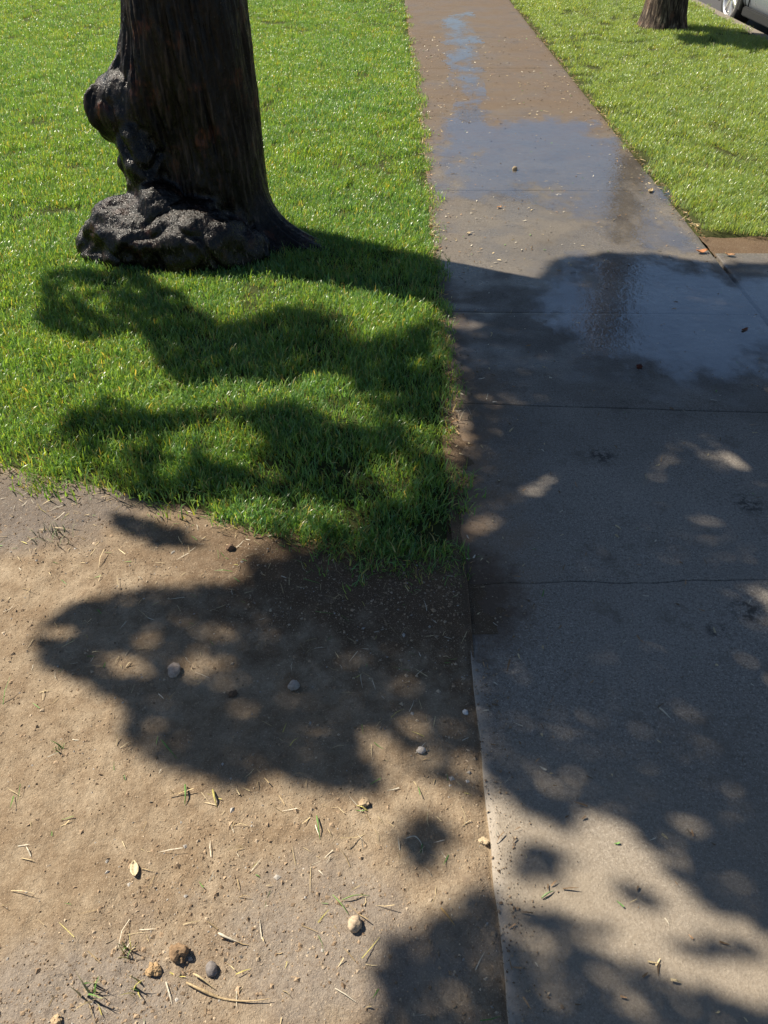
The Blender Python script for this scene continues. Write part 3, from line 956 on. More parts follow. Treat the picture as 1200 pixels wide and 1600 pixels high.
m = shade_mask(X, Y)
X, Y = X[m], Y[m]
keep = rng.uniform(size=len(X)) < np.where(to_px(X, Y)[0] > 1250, .45, 1.0)
X, Y = X[keep], Y[keep]
Z = np.clip(crown_point(X, Y) + rng.normal(0, .28, len(X)), 2.25, 5.4)
C = np.stack([X + SH[0] * Z, Y + SH[1] * Z, Z], -1)
n = 160000  # higher leaf layer, added to block sky light and deepen the shade
X = rng.uniform(-1.9, 3.4, n); Y = rng.uniform(-.6, 4.0, n)
m = np.ones(n, bool)
for da in range(8):
    m &= shade_mask(X + .10 * math.cos(da * .785), Y + .10 * math.sin(da * .785))
X, Y = X[m], Y[m]
Z = np.clip(5.0 + 1.1 * fbm(X * .9, Y * .9, 14, 2, 113) + rng.normal(0, .5, len(X)), 3.6, 7.4)
C = np.concatenate([C, np.stack([X + SH[0] * Z, Y + SH[1] * Z, Z], -1)])
leaves('crown', C, .062, T, seed=3)
top = (TX + .035, TY, 2.55)
targets = [(0.9, 2.3), (-.1, 1.6), (-.5, 1.15), (1.5, .8), (1.9, 2.2), (0.45, 2.75), (2.8, 1.6), (1.2, 3.0), (1.3, 1.7)]
for k, (gx, gy) in enumerate(targets):
    z = float(np.clip(crown_point(np.array(gx), np.array(gy)), 2.9, 5))
    limb('limb', top, (gx + SH[0] * z, gy + SH[1] * z, z), (.13 if k < 6 else .09), .008, M_BARK, T, seed=200 + k)

# ---- generic street tree
def street_tree(name, loc, label, r, height, crad, ntuft, seed, mat, group=None, bough=None):
    t = empty(name, loc, label, 'tree', group)
    q = np.random.default_rng(seed)
    nt, nz = 120, 90
    th = np.linspace(0, 2 * math.pi, nt, endpoint=False)
    zz = np.linspace(-.15, height * .45, nz)
    TH, ZZ = np.meshgrid(th, zz, indexing='xy')
    zc = np.clip(ZZ, 0, 99)
    R = r * (1 - .15 * zc / height) + .35 * r * np.exp(-zc / .12)
    R = R * (1 + .10 * fbm(np.cos(TH) * 1.6, np.sin(TH) * 1.6, ZZ * .9, 3, seed)) + .05 * r * (1 - 2 * np.abs(fbm(np.cos(TH) * 6, np.sin(TH) * 6, ZZ * 1.5, 3, seed + 2)))
    R = R - .25 * r * np.exp(-(adiff(TH, math.radians(-80)) / .25) ** 2) * np.exp(-((ZZ - .2) / .5) ** 2)
    V = np.stack([np.cos(TH) * R, np.sin(TH) * R, ZZ], -1).reshape(-1, 3)
    mesh_obj('trunk', V, grid_faces(nz, nt, True), mat, t)
    base = Vector(loc) + Vector((0, 0, height * .43))
    pts = []
    for k in range(7):
        a = k * 2.4 + q.uniform(-.3, .3)
        rr = crad * q.uniform(.45, .85)
        tip = Vector(loc) + Vector((math.cos(a) * rr, math.sin(a) * rr, height * q.uniform(.55, .95)))
        limb('limb', base, tip, r * .38, .012, mat, t, seed=seed * 10 + k)
        pts.append(tip)
    cs = []
    for k in range(ntuft):
        d = q.normal(size=3); d /= np.linalg.norm(d)
        rr = q.uniform(.35, 1) ** .5
        c = np.array(loc) + np.array([0, 0, height * .76]) + d * rr * np.array([crad, crad, height * .24])
        cs.append(c + q.normal(size=(90, 3)) * np.array([.32, .32, .22]))
    cs = np.concatenate(cs)
    if bough is not None:
        a = q.uniform(size=(16000, 2)) * np.array([1.3, 1.1]) + bough - np.array([.65, .55])
        e = ((a - bough) / np.array([.62, .42])) ** 2
        a = a[(e.sum(1) + .7 * fbm(a[:, 0] * 4, a[:, 1] * 4, 0 * a[:, 0], 3, 191)) < 1]
        z = 2.9 + q.normal(0, .2, len(a))
        low = np.stack([a[:, 0] + SH[0] * z, a[:, 1] + SH[1] * z, z], -1)
        limb('limb', Vector(loc) + Vector((0, 0, 2.2)), Vector(low.mean(0).tolist()), r * .3, .01, mat, t, seed=77)
        bough_leaves = leaves('foliage', low, .075, t, seed=seed + 1)
    leaves('crown', cs, .11, t, seed=seed)
    return t
street_tree('street_tree', (UX, UY, 0), 'pale-barked tree further off on the strip beside the parked car', .20, 9.5, 1.7, 90, 7, M_BARK2, bough=np.array([3.55, 8.95]))

# bare mulchy soil round the far tree
aa = np.linspace(0, 2 * math.pi, 48, endpoint=False)
rs = np.array([.0, .1, .25, .36, .44])
R, A = np.meshgrid(rs, aa, indexing='ij')
Rn = R * (1 + .25 * fbm(np.cos(A) * 1.4, np.sin(A) * 1.4, 0 * A, 3, 121))
Z = .035 - .06 * (R / .44) ** 2 + .008 * fbm(R * 30 * np.cos(A), R * 30 * np.sin(A), 0 * A, 3, 122)
o = mesh_obj('soil_ring', np.stack([UX - .04 + np.cos(A) * Rn, UY - .03 + np.sin(A) * Rn, Z], -1).reshape(-1, 3), grid_faces(5, 48, True)[:, ::-1], M_SOIL)
tag(o, kind='structure')

# ================================================================ PARKED CAR
CX, CY, CZ = 3.99 + .87, 9.5, -.15            # centre of the car on the street
M_PAINT = simple('car paint', (0.16, 0.18, 0.205), 0.28, nscale=3, namt=.08, spec=.6)
M_PLAST = simple('black plastic', (0.018, 0.018, 0.02), 0.55, nscale=40)
M_TYRE = simple('tyre rubber', (0.03, 0.03, 0.03), 0.85, nscale=60, bump=.3)
M_RIM = simple('wheel alloy', (0.72, 0.72, 0.73), 0.32, 0.75, nscale=20, namt=.15)
M_GLAS = simple('car glass', (0.02, 0.025, 0.028), 0.06, nscale=3, namt=.1, spec=.8)
M_RED = simple('tail lamp', (0.35, 0.02, 0.02), 0.2)
M_LAMP = simple('head lamp', (0.7, 0.72, 0.74), 0.12)
car = empty('parked_car', (CX, CY, CZ), 'silver grey car parked at the kerb, its alloy wheel and sill showing', 'car')
# stations along the length: y, half width, lower z, belt z, roof z, roof half width
STN = [(-2.15, .66, .42, .70, .72, .55), (-2.08, .76, .30, .84, .88, .62), (-1.85, .83, .22, .90, .98, .64), (-1.45, .86, .20, .93, 1.22, .62), (-.95, .87, .19, .93, 1.42, .60),
       (-.3, .87, .19, .92, 1.47, .60), (.35, .87, .19, .91, 1.42, .60), (.8, .87, .19, .90, 1.20, .61), (1.2, .86, .20, .88, .93, .66), (1.7, .84, .21, .80, .85, .66),
       (2.05, .78, .25, .68, .74, .60), (2.25, .66, .34, .56, .60, .50)]
prof = []
for y, w, lo, belt, roof, rw in STN:
    half = [(0, lo), (w * .8, lo), (w * .955, lo + .035), (w * .99, lo + .14), (w, lo + .3 * (belt - lo) + .05), (w * .985, lo + .75 * (belt - lo)), (w * .955, belt),
            (w * .93 * .5 + rw * .5 + .03, (belt + roof) / 2), (rw, roof - .05 * (roof > 1)), (rw * .8, roof), (0, roof + .015)]
    full = half + [(-a, b) for a, b in half[-2:0:-1]]
    prof.append([(a, y, b) for a, b in full])
np_ = len(prof[0])
V = [p for r_ in prof for p in r_]
F = grid_faces(len(prof), np_, True).tolist() + [list(range(np_)), list(range((len(prof) - 1) * np_, len(prof) * np_))[::-1]]
body = mesh_obj('body', V, F, M_PAINT, car)
sd = body.modifiers.new('smooth', 'SUBSURF'); sd.levels = sd.render_levels = 2
def bx(bm, c, s):
    r_ = bmesh.ops.create_cube(bm, size=1)
    bmesh.ops.scale(bm, vec=s, verts=r_['verts'])
    bmesh.ops.translate(bm, vec=c, verts=r_['verts'])
    return r_['verts']
def part_box(name, c, s, m, parent=car, bev=.012):
    bm = bmesh.new(); bx(bm, c, s)
    bmesh.ops.bevel(bm, geom=bm.edges[:], offset=bev, segments=2, affect='EDGES')
    return bm_obj(name, bm, m, parent)
for sgn in (-1, 1):
    part_box('sill', (sgn * .845, -.02, .215), (.05, 1.9, .09), M_PLAST)
    part_box('door_handle', (sgn * .868, .05, .80), (.03, .16, .03), M_PAINT)
    part_box('door_handle', (sgn * .868, -.85, .81), (.03, .16, .03), M_PAINT)
    part_box('wing_mirror', (sgn * .95, .72, .95), (.16, .10, .12), M_PAINT, bev=.03)
    part_box('headlight', (sgn * .60, 2.10, .63), (.26, .16, .11), M_LAMP, bev=.03)
    part_box('tail_light', (sgn * .66, -2.07, .76), (.18, .10, .16), M_RED, bev=.03)
    for y0, y1 in ((-.90, -.08), (-.02, .74)):
        zt0, zt1 = (1.33, 1.37) if y0 < -.5 else (1.37, 1.15)
        V = [(sgn * .845, y0, .955), (sgn * .845, y1, .95), (sgn * .665, y1 - (.16 if y1 > .5 else 0), zt1 - .0), (sgn * .665, y0 + .02, zt0)]
        V += [(a - sgn * .03, b, c) for a, b, c in V]
        mesh_obj('window', V, [(0, 1, 2, 3), (7, 6, 5, 4), (0, 4, 5, 1), (1, 5, 6, 2), (2, 6, 7, 3), (3, 7, 4, 0)], M_GLAS, car, smooth=False)
    for yy in (-.93, -.05, .80):
        part_box('door_seam', (sgn * .862, yy, .58), (.014, .008, .62), M_PLAST, bev=.002)
part_box('bumper', (0, 2.16, .33), (1.30, .20, .22), M_PLAST, bev=.05)
part_box('bumper', (0, -2.10, .40), (1.34, .16, .20), M_PLAST, bev=.05)
def wheel(x, y, sgn):
    w = bpy.data.objects.new('wheel', None); COL.objects.link(w); w.parent = car; w.location = (x, y, .31)
    n = 40
    def lathe(name, pr, m):
        V, F = [], []
        for k in range(n):
            a = 2 * math.pi * k / n
            for r_, o_ in pr: V.append((sgn * o_, r_ * math.cos(a), r_ * math.sin(a)))
        q = len(pr)
        for k in range(n):
            for j in range(q - 1):
                F.append((k * q + j, ((k + 1) % n) * q + j, ((k + 1) % n) * q + j + 1, k * q + j + 1))
        return mesh_obj(name, V, F, m, w)
    lathe('tyre', [(.215, .085), (.235, .10), (.275, .10), (.302, .08), (.31, .05), (.31, -.06), (.29, -.1), (.2, -.1)], M_TYRE)
    rim = lathe('rim', [(.225, .095), (.215, .102), (.20, .085), (.195, .0), (.195, -.06), (.02, -.06)], M_RIM)
    bm = bmesh.new()
    for k in range(7):
        a = 2 * math.pi * k / 7
        vs = bx(bm, (sgn * .075, .12, 0), (.03, .18, .045))
        bmesh.ops.rotate(bm, cent=(0, 0, 0), matrix=Matrix.Rotation(a, 3, 'X'), verts=vs)
    bmesh.ops.bevel(bm, geom=bm.edges[:], offset=.008, segments=1, affect='EDGES')
    bm_obj('spokes', bm, M_RIM, w)
    lathe('hub_cap', [(.0, .098), (.04, .098), (.05, .085), (.05, .04)], M_RIM)
    # wheel arch lip
    V, F = [], []
    for k in range(25):
        a = math.radians(-15 + 210 * k / 24)
        for r_, o_ in ((.33, .085), (.33, .108), (.365, .108), (.375, .085)):
            V.append((x + sgn * o_, y + r_ * math.cos(a), .31 + r_ * math.sin(a)))
    for k in range(24):
        for j in range(3): F.append((k * 4 + j, k * 4 + j + 1, k * 4 + 5 + j, k * 4 + 4 + j))
    mesh_obj('wheel_arch', V, F, M_PLAST, car)
for sgn in (-1, 1):
    wheel(sgn * .785, 1.33, sgn); wheel(sgn * .785, -1.27, sgn)

# ================================================================ PUDDLES
def puddle(poly_px, z, seed):
    """a film of water: fine sheet with a depth attribute that thins out to its rim"""
    P = np.array([ground(a, b) for a, b in poly_px])
    pts = np.concatenate([P[i] + (P[(i + 1) % len(P)] - P[i]) * np.linspace(0, 1, 30)[:-1, None] for i in range(len(P))])
    x0, y0 = P.min(0) - .12; x1, y1 = P.max(0) + .12
    xs = np.arange(x0, x1, .014); ys = np.arange(y0, y1, .014 if y1 < 5 else .022)
    X, Y = np.meshgrid(xs, ys, indexing='ij')
    d = np.sqrt(np.min([(X - a) ** 2 + (Y - b) ** 2 for a, b in pts], axis=0))
    d = np.where(in_poly(X, Y, P), d, -d)
    d = d + .12 * fbm(X * 3.2, Y * 2.2, 0, 4, seed) + .02 * fbm(X * 28, Y * 28, 0, 2, seed + 1)
    d = np.minimum(d, np.minimum(X - edge_x(Y) - .01, 9))
    F = grid_faces(*X.shape)[:, ::-1]
    F = F[(d.ravel()[F] > -.01).any(1)]
    used = np.unique(F); mp = -np.ones(X.size, int); mp[used] = np.arange(len(used))
    V = np.stack([X, Y, 0 * X + z], -1).reshape(-1, 3)[used]
    o = mesh_obj('puddle', V, mp[F], M_WATER)
    a = o.data.attributes.new('depth', 'FLOAT', 'POINT'); a.data.foreach_set('value', d.ravel()[used].astype(np.float32))
    return tag(o, kind='structure')
puddle([(900, 575), (1010, 598), (1200, 600), (1320, 585), (1320, 430), (1130, 410), (1000, 390), (890, 398), (800, 440), (860, 500)], .0045, 131)
puddle([(676, 190), (735, 165), (800, 185), (930, 185), (1000, 245), (1065, 340), (1085, 392), (960, 385), (880, 340), (800, 310), (690, 320), (668, 250)], .0045, 137)
puddle([(690, 30), (735, 20), (750, 90), (765, 190), (720, 195), (700, 110)], .0045, 151)

# ================================================================ SMALL THINGS
def stone_mesh(d, seed, flat=.75, rough=.16, sub=3):
    bm = bmesh.new()
    bmesh.ops.create_icosphere(bm, subdivisions=sub, radius=.5)
    P = np.array([v.co[:] for v in bm.verts])
    f = rough * 1.6 * fbm(P[:, 0] * 2.6 + seed, P[:, 1] * 2.6, P[:, 2] * 2.6, 2, seed) + rough * .8 * fbm(P[:, 0] * 8 + seed, P[:, 1] * 8, P[:, 2] * 8, 3, seed + 1)
    P = P * (1 + f)[:, None] * np.array([1, .85, flat]) * d
    for v, p in zip(bm.verts, P): v.co = p
    return bm
def on_ground(px, py):
    X, Y = ground(px, py)
    z = float(dirt_z(np.array(X), np.array(Y))) if X < edge_x(Y) - .01 else 0.0
    X, Y = ground(px, py, z)
    return X, Y, z
def stone(name, cat, label, px, py, dpx, col, seed, flat=.8, rough=.14, group=None):
    X, Y, z = on_ground(px, py + dpx * .35)
    d = dpx * .9 / FPX * to_px(X, Y)[2]
    bm = stone_mesh(d, seed, flat, rough + .06)
    o = bm_obj(name, bm, M_STONE, smooth=rough < .25)
    tint_mesh(o.data, np.array(col))
    o.location = (X, Y, z + d * flat * .27)
    o.rotation_euler = (random.uniform(-.2, .2), random.uniform(-.2, .2), random.uniform(0, 6))
    return tag(o, label, cat, group)
STO = 'stones lying on the dirt'
stone('stone', 'stone', 'pinkish brown stone in the tree shade on the dirt, left of the grey one', 272, 1040, 27, (.42, .34, .28), 3, .62, group=STO)
stone('stone', 'stone', 'grey stone in the tree shade on the dirt, right of the pinkish brown one', 460, 1066, 21, (.36, .32, .28), 5, .8, group=STO)
stone('stone', 'stone', 'small whitish stone in the lit gap of the shade, near the slab edge', 658, 1168, 16, (.50, .45, .40), 7, .7, group=STO)
stone('stone', 'stone', 'round tan stone standing alone in full sun beside two grass clippings', 554, 1437, 28, (.46, .36, .25), 9, .9, .08, group=STO)
stone('stone', 'stone', 'dark grey pebble in the sun just above the long curved stalk', 331, 1508, 25, (.20, .18, .17), 13, .75, .12, group=STO)
stone('stone', 'stone', 'tiny white chip of stone against the shaded slab edge', 727, 1110, 11, (.62, .60, .57), 15, .7, .2, group=STO)
stone('stone', 'stone', 'tan pebble on the wet path among the puddles', 804, 262, 10, (.30, .24, .16), 17, .8, .12)
stone('dirt_clod', 'clod', 'crumbly dark brown clod, the larger of two at the rubble', 280, 1480, 34, (.25, .165, .095), 19, .7, .34, 'clods of dry dirt')
stone('dirt_clod', 'clod', 'small light brown clod left of the dark grey pebble', 241, 1508, 24, (.38, .26, .14), 21, .75, .3, 'clods of dry dirt')
stone('dirt_clod', 'clod', 'tan clod in the sun just below the tip of the big shadow', 569, 1250, 19, (.40, .30, .19), 23, .7, .3, 'clods of dry dirt')
stone('dirt_clod', 'clod', 'dark round clod at the lower border of the lawn', 360, 852, 15, (.17, .11, .07), 25, .8, .25, 'clods of dry dirt')
stone('dirt_clod', 'clod', 'small dark clod in the shade below and right of the pinkish stone', 365, 1080, 14, (.13, .085, .055), 27, .8, .3, 'clods of dry dirt')
stone('dirt_clod', 'clod', 'pale clod at the bottom left corner by the weed sprout', 88, 1590, 20, (.42, .31, .19), 29, .7, .3, 'clods of dry dirt')
stone('dirt_clod', 'clod', 'light clod wedged at the sunlit edge of the slab', 756, 1310, 17, (.46, .36, .23), 31, .6, .3, 'clods of dry dirt')
stone('seed_pod', 'seed pod', 'small dark brown seed pod on the shaded damp concrete', 999, 571, 10, (.10, .03, .018), 33, .8, .2)

def stalk(name, cat, label, pts_px, wpx, col, lift=.004, tip=.4, group=None):
    P = []
    for i, (a, b) in enumerate(pts_px):
        X, Y, z = on_ground(a, b)
        P.append(Vector((X, Y, z + lift * (1 + .8 * math.sin(i * 2.1)))))
    # smooth
    Q = []
    for i in range(len(P) - 1):
        p0 = P[max(i - 1, 0)]; p1 = P[i]; p2 = P[i + 1]; p3 = P[min(i + 2, len(P) - 1)]
        for k in range(5):
            t = k / 5
            Q.append(.5 * ((2 * p1) + (p2 - p0) * t + (2 * p0 - 5 * p1 + 4 * p2 - p3) * t * t + (3 * p1 - p0 - 3 * p2 + p3) * t ** 3))
    Q.append(P[-1])
    w = wpx * (.55 if cat == 'clipping' or col == YEL else .75) / FPX * to_px(P[0].x, P[0].y)[2] * .5
    n = len(Q)
    V, F = tube(Q, [w * (1 - (1 - tip) * abs(2 * i / (n - 1) - .6)) for i in range(n)], 6)
    o = mesh_obj(name, V, F, M_BIT)
    tint_mesh(o.data, np.array(col))
    return tag(o, label, cat, group)
STR = (.52, .41, .23); GRN = (.12, .24, .05); YEL = (.48, .42, .12); PAL = (.58, .52, .40)
stalk('dry_stalk', 'stalk', 'long curved dry stalk at the bottom, below the dark pebble', [(292, 1537), (315, 1549), (345, 1560), (385, 1566), (424, 1563)], 7, (.42, .31, .17), .005)
stalk('dry_stalk', 'stalk', 'short straw leaning across the long curved stalk', [(303, 1524), (318, 1534), (338, 1548)], 5, STR, .008)
stalk('dry_stalk', 'stalk', 'pale curled leaf stalk above the long curved one', [(342, 1460), (355, 1468), (378, 1475)], 6, PAL, .006)
stalk('dry_stalk', 'stalk', 'thin pale stalk bent round the small isolated shadow', [(634, 1312), (648, 1310), (658, 1318), (661, 1337)], 3, PAL, .005)
stalk('dry_stalk', 'stalk', 'orange brown straw lying near the slab edge', [(689, 1420), (700, 1434), (711, 1447)], 4, (.50, .30, .10), .004)
stalk('dry_stalk', 'stalk', 'broad yellow straw upright in the sun beside a green blade', [(333, 1236), (336, 1250), (339, 1262)], 7, YEL, .006)
stalk('grass_clipping', 'clipping', 'green grass blade lying in the sun beside the yellow straw', [(290, 1228), (291, 1245), (289, 1259)], 6, GRN, .006)
stalk('grass_clipping', 'clipping', 'green grass blade on the shaded dirt near the shadow border', [(253, 1158), (264, 1172), (277, 1186)], 5, GRN, .004)
stalk('grass_clipping', 'clipping', 'green blade in the sun left of the isolated shadow', [(495, 1277), (498, 1295), (500, 1313)], 5, GRN, .006)
stalk('grass_clipping', 'clipping', 'thin green straw beside the round tan stone', [(520, 1400), (533, 1415), (545, 1430)], 4, (.2, .3, .08), .005)
stalk('grass_clipping', 'clipping', 'green blade fallen on the sunlit concrete', [(846, 1404), (856, 1397), (866, 1392)], 6, (.2, .28, .12), .003)
stalk('grass_clipping', 'clipping', 'green blade lying flat above the round tan stone', [(535, 1408), (555, 1402), (578, 1400)], 4, (.2, .3, .08), .005)
stalk('dry_stalk', 'stalk', 'pale thin straw on the shaded concrete of the driveway slab', [(1030, 1107), (1038, 1115), (1048, 1123)], 4, PAL, .003)

def curled_leaf(label, px, py, dpx, col, rot, seed, group):
    X, Y, z = on_ground(px, py)
    L = dpx / FPX * to_px(X, Y)[2]
    n, m = 9, 5
    V = []
    for i in range(n):
        t = i / (n - 1)
        w = math.sin(math.pi * min(1, t * .92 + .04)) ** .8 * .26
        for j in range(m):
            s = j / (m - 1) * 2 - 1
            V.append(((t - .5) * L, s * w * L, (.10 * s * s + .12 * (t - .5) ** 2 * 4 + .03 * math.sin(seed + 9 * t)) * L + .003))
    o = mesh_obj('dry_leaf', V, grid_faces(n, m), M_BIT)
    sdm = o.modifiers.new('thick', 'SOLIDIFY'); sdm.thickness = .0006
    tint_mesh(o.data, np.array(col))
    o.location = (X, Y, z + .001); o.rotation_euler = (0, 0, rot)
    return tag(o, label, 'leaf', group)
LG = 'fallen leaves'
curled_leaf('orange leaf on the bare strip by the right lawn corner', 1096, 395, 19, (.40, .17, .07), .2, 1, LG)
curled_leaf('brown leaf right of the orange one on the bare strip', 1140, 400, 15, (.32, .18, .09), -.3, 2, LG)
curled_leaf('pale dry leaf on the sunlit dirt above the rubble', 211, 1360, 26, (.58, .48, .30), 1.9, 3, LG)
curled_leaf('dry leaf at the right border of the wet path', 1016, 300, 15, (.33, .25, .13), 1.0, 4, LG)
curled_leaf('small orange leaf on the lit part of the path', 780, 325, 9, (.38, .20, .09), .5, 5, LG)
curled_leaf('fallen reddish leaf in the blue reflecting puddle', 1163, 517, 13, (.20, .07, .03), .5, 6, LG)
curled_leaf('yellow leaf on the shaded lawn below the burl', 252, 522, 16, (.55, .42, .08), .9, 7, LG)
curled_leaf('pale leaf at the foot of the left border of the path', 732, 366, 10, (.42, .33, .2), .9, 8, LG)

def weed(label, px, py, nb, hgt, cols, seed, spread=.03):
    X, Y, z = on_ground(px, py)
    r = np.random.default_rng(seed)
    V, F, C = [], [], []
    for b in range(nb):
        a = r.uniform(0, 6.283); h = hgt * r.uniform(.5, 1.1); le = r.uniform(.2, 1.1)
        p = np.array([r.normal(0, spread * .4), r.normal(0, spread * .4), 0.]); w = r.uniform(.0012, .0025)
        d = np.array([math.cos(a), math.sin(a)]); i0 = len(V)
        c = cols[r.integers(len(cols))]
        for s in range(5):
            ww = w * (1 - s / 4.2)
            V += [(p[0] - d[1] * ww, p[1] + d[0] * ww, p[2]), (p[0] + d[1] * ww, p[1] - d[0] * ww, p[2] + ww * .4)]
            C += [c, c]
            an = le * (.4 + s * .35)
            p = p + h / 4 * np.array([d[0] * math.sin(an), d[1] * math.sin(an), max(.15, math.cos(an))])
        for s in range(4):
            k = i0 + 2 * s
            F.append((k, k + 1, k + 3, k + 2))
    o = mesh_obj('weed', V, F, M_BIT)
    tint_mesh(o.data, np.array(C))
    o.location = (X, Y, z)
    return tag(o, label, 'weed', 'weeds sprouting from the dirt')
weed('thin half dry weed sprouting at the bottom left corner', 145, 1560, 11, .05, [GRN, STR, (.3, .26, .14)], 61, .02)
weed('grey green weed tuft on the grey ground below the lawn at left', 82, 838, 26, .05, [(.22, .24, .13), (.30, .28, .17), (.16, .22, .09)], 62, .07)
weed('small straggly sprout left of the clods', 196, 1492, 9, .035, [GRN, YEL, STR], 63, .02)
weed('small yellow green sprout left of the long curved stalk', 208, 1552, 8, .035, [GRN, YEL], 64, .015)
weed('dead twiggy weed where the lawn meets the shaded path', 722, 655, 12, .06, [(.34, .28, .2), (.42, .36, .26)], 65, .03)
weed('tiny green sprout on the sunlit dirt at far left', 95, 1168, 8, .03, [GRN, (.3, .32, .14)], 66, .015)

# crumbs of earth and clippings strewn about (uncountable)
def bits(name, label, cat, X, Y, Z, L, wid, cols, mat, seed):
    """flat slivers of straw / cut grass"""
    r = np.random.default_rng(seed)
    n = len(X)
    a = r.uniform(0, 2 * math.pi, n); e = r.normal(0, .16, n)
    d = np.stack([np.cos(a) * np.cos(e), np.sin(a) * np.cos(e), np.sin(e)], -1)
    s = np.stack([-np.sin(a), np.cos(a), r.normal(0, .5, n)], -1); s /= np.linalg.norm(s, axis=1)[:, None]
    c = np.stack([X, Y, Z], -1); L = L[:, None]; w = wid[:, None]
    b = np.cross(d, s) * r.normal(0, .10, n)[:, None] * L
    c[:, 2] += np.abs(d[:, 2]) * L[:, 0] * .4 + w[:, 0] * .4
    v = np.stack([c - d * L * .5 - s * w, c - d * L * .5 + s * w, c + b + s * w, c + b - s * w, c + d * L * .5 + s * w * .3, c + d * L * .5 - s * w * .3], 1).reshape(-1, 3)
    i = np.arange(n) * 6
    f = np.concatenate([np.stack([i, i + 1, i + 2, i + 3], -1), np.stack([i + 3, i + 2, i + 4, i + 5], -1)])
    o = mesh_obj(name, v, f, mat, smooth=False)
    tint_mesh(o.data, np.repeat(cols, 6, axis=0))
    return tag(o, label, cat, kind='stuff')
def pick_cols(n, pal, p, r):
    c = np.array(pal)[r.choice(len(pal), n, p=p)]
    return np.clip(c * r.uniform(.75, 1.25, (n, 1)), 0, .8)
r = np.random.default_rng(77)
n = 5200
X = r.uniform(-1.6, .2, n); Y = r.uniform(.25, 2.05, n)
prox = np.exp(-np.clip(lawn_edge(X) - Y, 0, 9) / .25)
pr = .16 + .75 * prox + .35 * np.exp(-((X + .2) ** 2 + (Y - .55) ** 2) / .08) + .25 * (fbm(X * 4, Y * 4, 0, 3, 141) > .1)
m = (r.uniform(size=n) < pr * .5) & (Y < lawn_edge(X) + .06)
X, Y = X[m], Y[m]
bits('straw_litter', 'straw and grass clippings strewn over the bare dirt', 'litter', X, Y, dirt_z(X, Y) + .002, r.gamma(3, .0065, len(X)) + .006, r.uniform(.0005, .0012, len(X)),
     pick_cols(len(X), [STR, PAL, GRN, (.34, .25, .13), YEL], [.36, .22, .14, .22, .06], r), M_BIT, 1)
n = 6500
X = r.uniform(.22, 1.55, n); Y = .3 + 9 * r.uniform(size=n) ** 1.2
ed = np.exp(-np.minimum(X - edge_x(Y), 1.6 - X) / .16)
m = r.uniform(size=n) < .10 + .5 * ed + .28 * (Y > 3.5) * (fbm(X * 3, Y * 2, 0, 3, 161) > -.1)
X, Y = X[m], Y[m]
bits('path_litter', 'bits of straw and leaf scattered on the path', 'litter', X, Y, 0 * X + .002, r.gamma(2.5, .004, len(X)) + .004, r.uniform(.0006, .0022, len(X)) * (1 + .12 * Y),
     pick_cols(len(X), [STR, PAL, (.16, .10, .05), (.34, .21, .11), GRN], [.26, .16, .32, .20, .06], r), M_BIT, 2)
# brown litter along the border of the path
n = 2600
Y = 2.2 + 9 * r.uniform(size=n) ** 1.3; sd_ = r.uniform(size=n) < .5
X = np.where(sd_, edge_x(Y) + np.abs(r.normal(0, .018, n)) - .012, XR + .035 - np.abs(r.normal(0, .022, n)))
m = (Y > 3.9) | sd_
X, Y = X[m], Y[m]
bits('border_litter', 'dead leaves and dry grass along both borders of the path', 'litter', X, Y, 0 * X + r.uniform(.0, .006, len(X)), r.gamma(3, .006, len(X)) + .008, r.uniform(.0008, .0024, len(X)),
     pick_cols(len(X), [(.36, .24, .11), (.10, .06, .03), STR, (.30, .15, .06)], [.36, .3, .2, .14], r), M_BIT, 3)

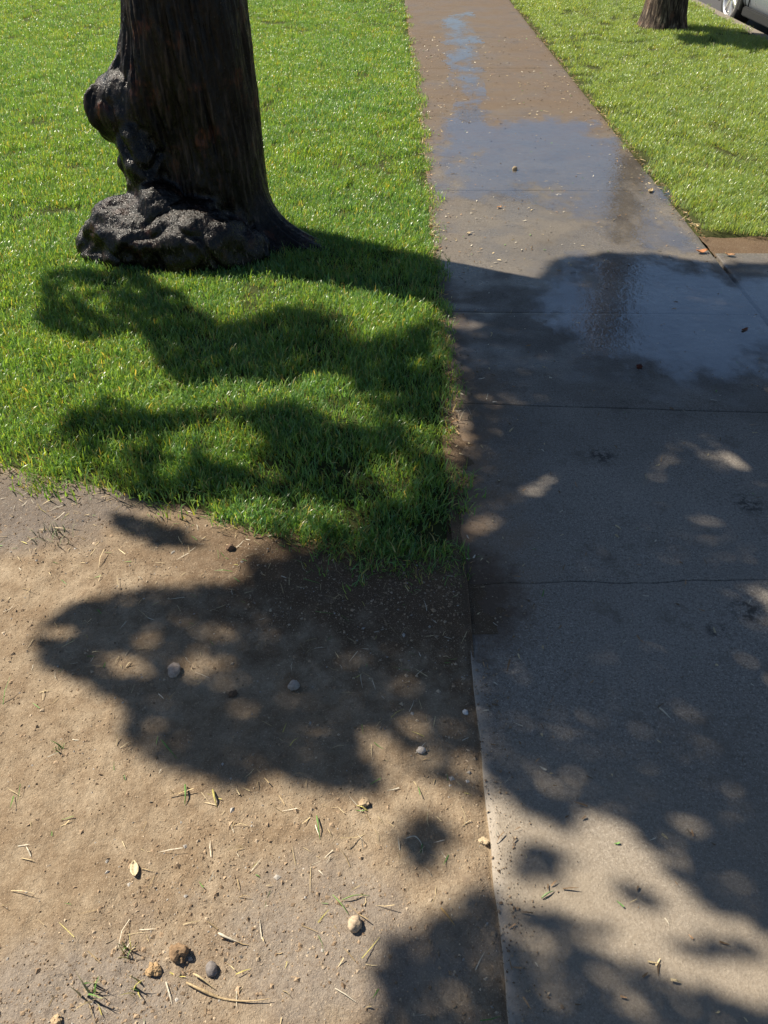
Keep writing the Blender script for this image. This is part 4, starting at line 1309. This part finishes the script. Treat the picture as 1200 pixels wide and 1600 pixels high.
def crumbs(name, label, X, Y, Z, D, cols, seed):
    r = np.random.default_rng(seed)
    base = np.array([(1, 0, 0), (-1, 0, 0), (0, 1, 0), (0, -1, 0), (0, 0, 1), (0, 0, -.6)], float)
    fc = np.array([(0, 2, 4), (2, 1, 4), (1, 3, 4), (3, 0, 4), (2, 0, 5), (1, 2, 5), (3, 1, 5), (0, 3, 5)])
    n = len(X)
    a = r.uniform(0, 6.28, n); ca, sa = np.cos(a), np.sin(a)
    B = base[None] * r.uniform(.55, 1.2, (n, 6, 1)) + r.normal(0, .15, (n, 6, 3))
    B[:, :, 2] *= .75
    Bx = B[:, :, 0] * ca[:, None] - B[:, :, 1] * sa[:, None]; By = B[:, :, 0] * sa[:, None] + B[:, :, 1] * ca[:, None]
    v = np.stack([Bx, By, B[:, :, 2]], -1) * (D * .5)[:, None, None] + np.stack([X, Y, Z + D * .05], -1)[:, None]
    f = (fc[None] + (np.arange(n) * 6)[:, None, None]).reshape(-1, 3)
    o = mesh_obj(name, v.reshape(-1, 3), f, M_STONE, smooth=False)
    tint_mesh(o.data, np.repeat(cols, 6, axis=0))
    return tag(o, label, 'dirt crumbs', kind='stuff')
n = 70000
X = r.uniform(-1.5, .2, n); Y = r.uniform(.3, 2.1, n)
den = .22 + .4 * (fbm(X * 3, Y * 3, 3, 3, 151) > .05)
for (px, py, rr, a) in ((420, 1300, .2, .7), (240, 1470, .11, 1.2), (60, 1560, .09, 1.0), (600, 950, .25, .8), (100, 850, .15, .8), (330, 1500, .15, .4)):
    gx, gy = ground(px, py)
    den = den + a * np.exp(-((X - gx) ** 2 + (Y - gy) ** 2) / rr ** 2)
den = den + .8 * np.exp(-(edge_x(Y) - X) / .03)
m = (r.uniform(size=n) < den * .6) & (Y < lawn_edge(X) + .05)
X, Y = X[m], Y[m]
D = .0018 + r.gamma(1.1, .0019, len(X)); D = np.clip(D, 0, .013)
crumbs('dirt_crumbs', 'crumbs of dry earth and grit over the dirt', X, Y, dirt_z(X, Y), D,
       pick_cols(len(X), [(.33, .24, .155), (.27, .19, .12), (.42, .33, .23), (.19, .13, .08), (.38, .35, .31)], [.42, .27, .2, .05, .06], r), 4)
n = 2600
Y = r.uniform(.3, 3.2, n); X = edge_x(Y) + np.abs(r.normal(0, .07, n)) * np.where((Y > 1.3) & (Y < 2.4), 1.6, .7)
D = .0015 + r.gamma(1.2, .0013, n); D = np.clip(D, 0, .009)
crumbs('soil_crumbs', 'crumbs of soil spilt on the slabs along the left border', X, Y, 0 * X + .0005, D,
       pick_cols(n, [(.24, .17, .11), (.16, .11, .07), (.36, .28, .19)], [.5, .2, .3], r), 5)
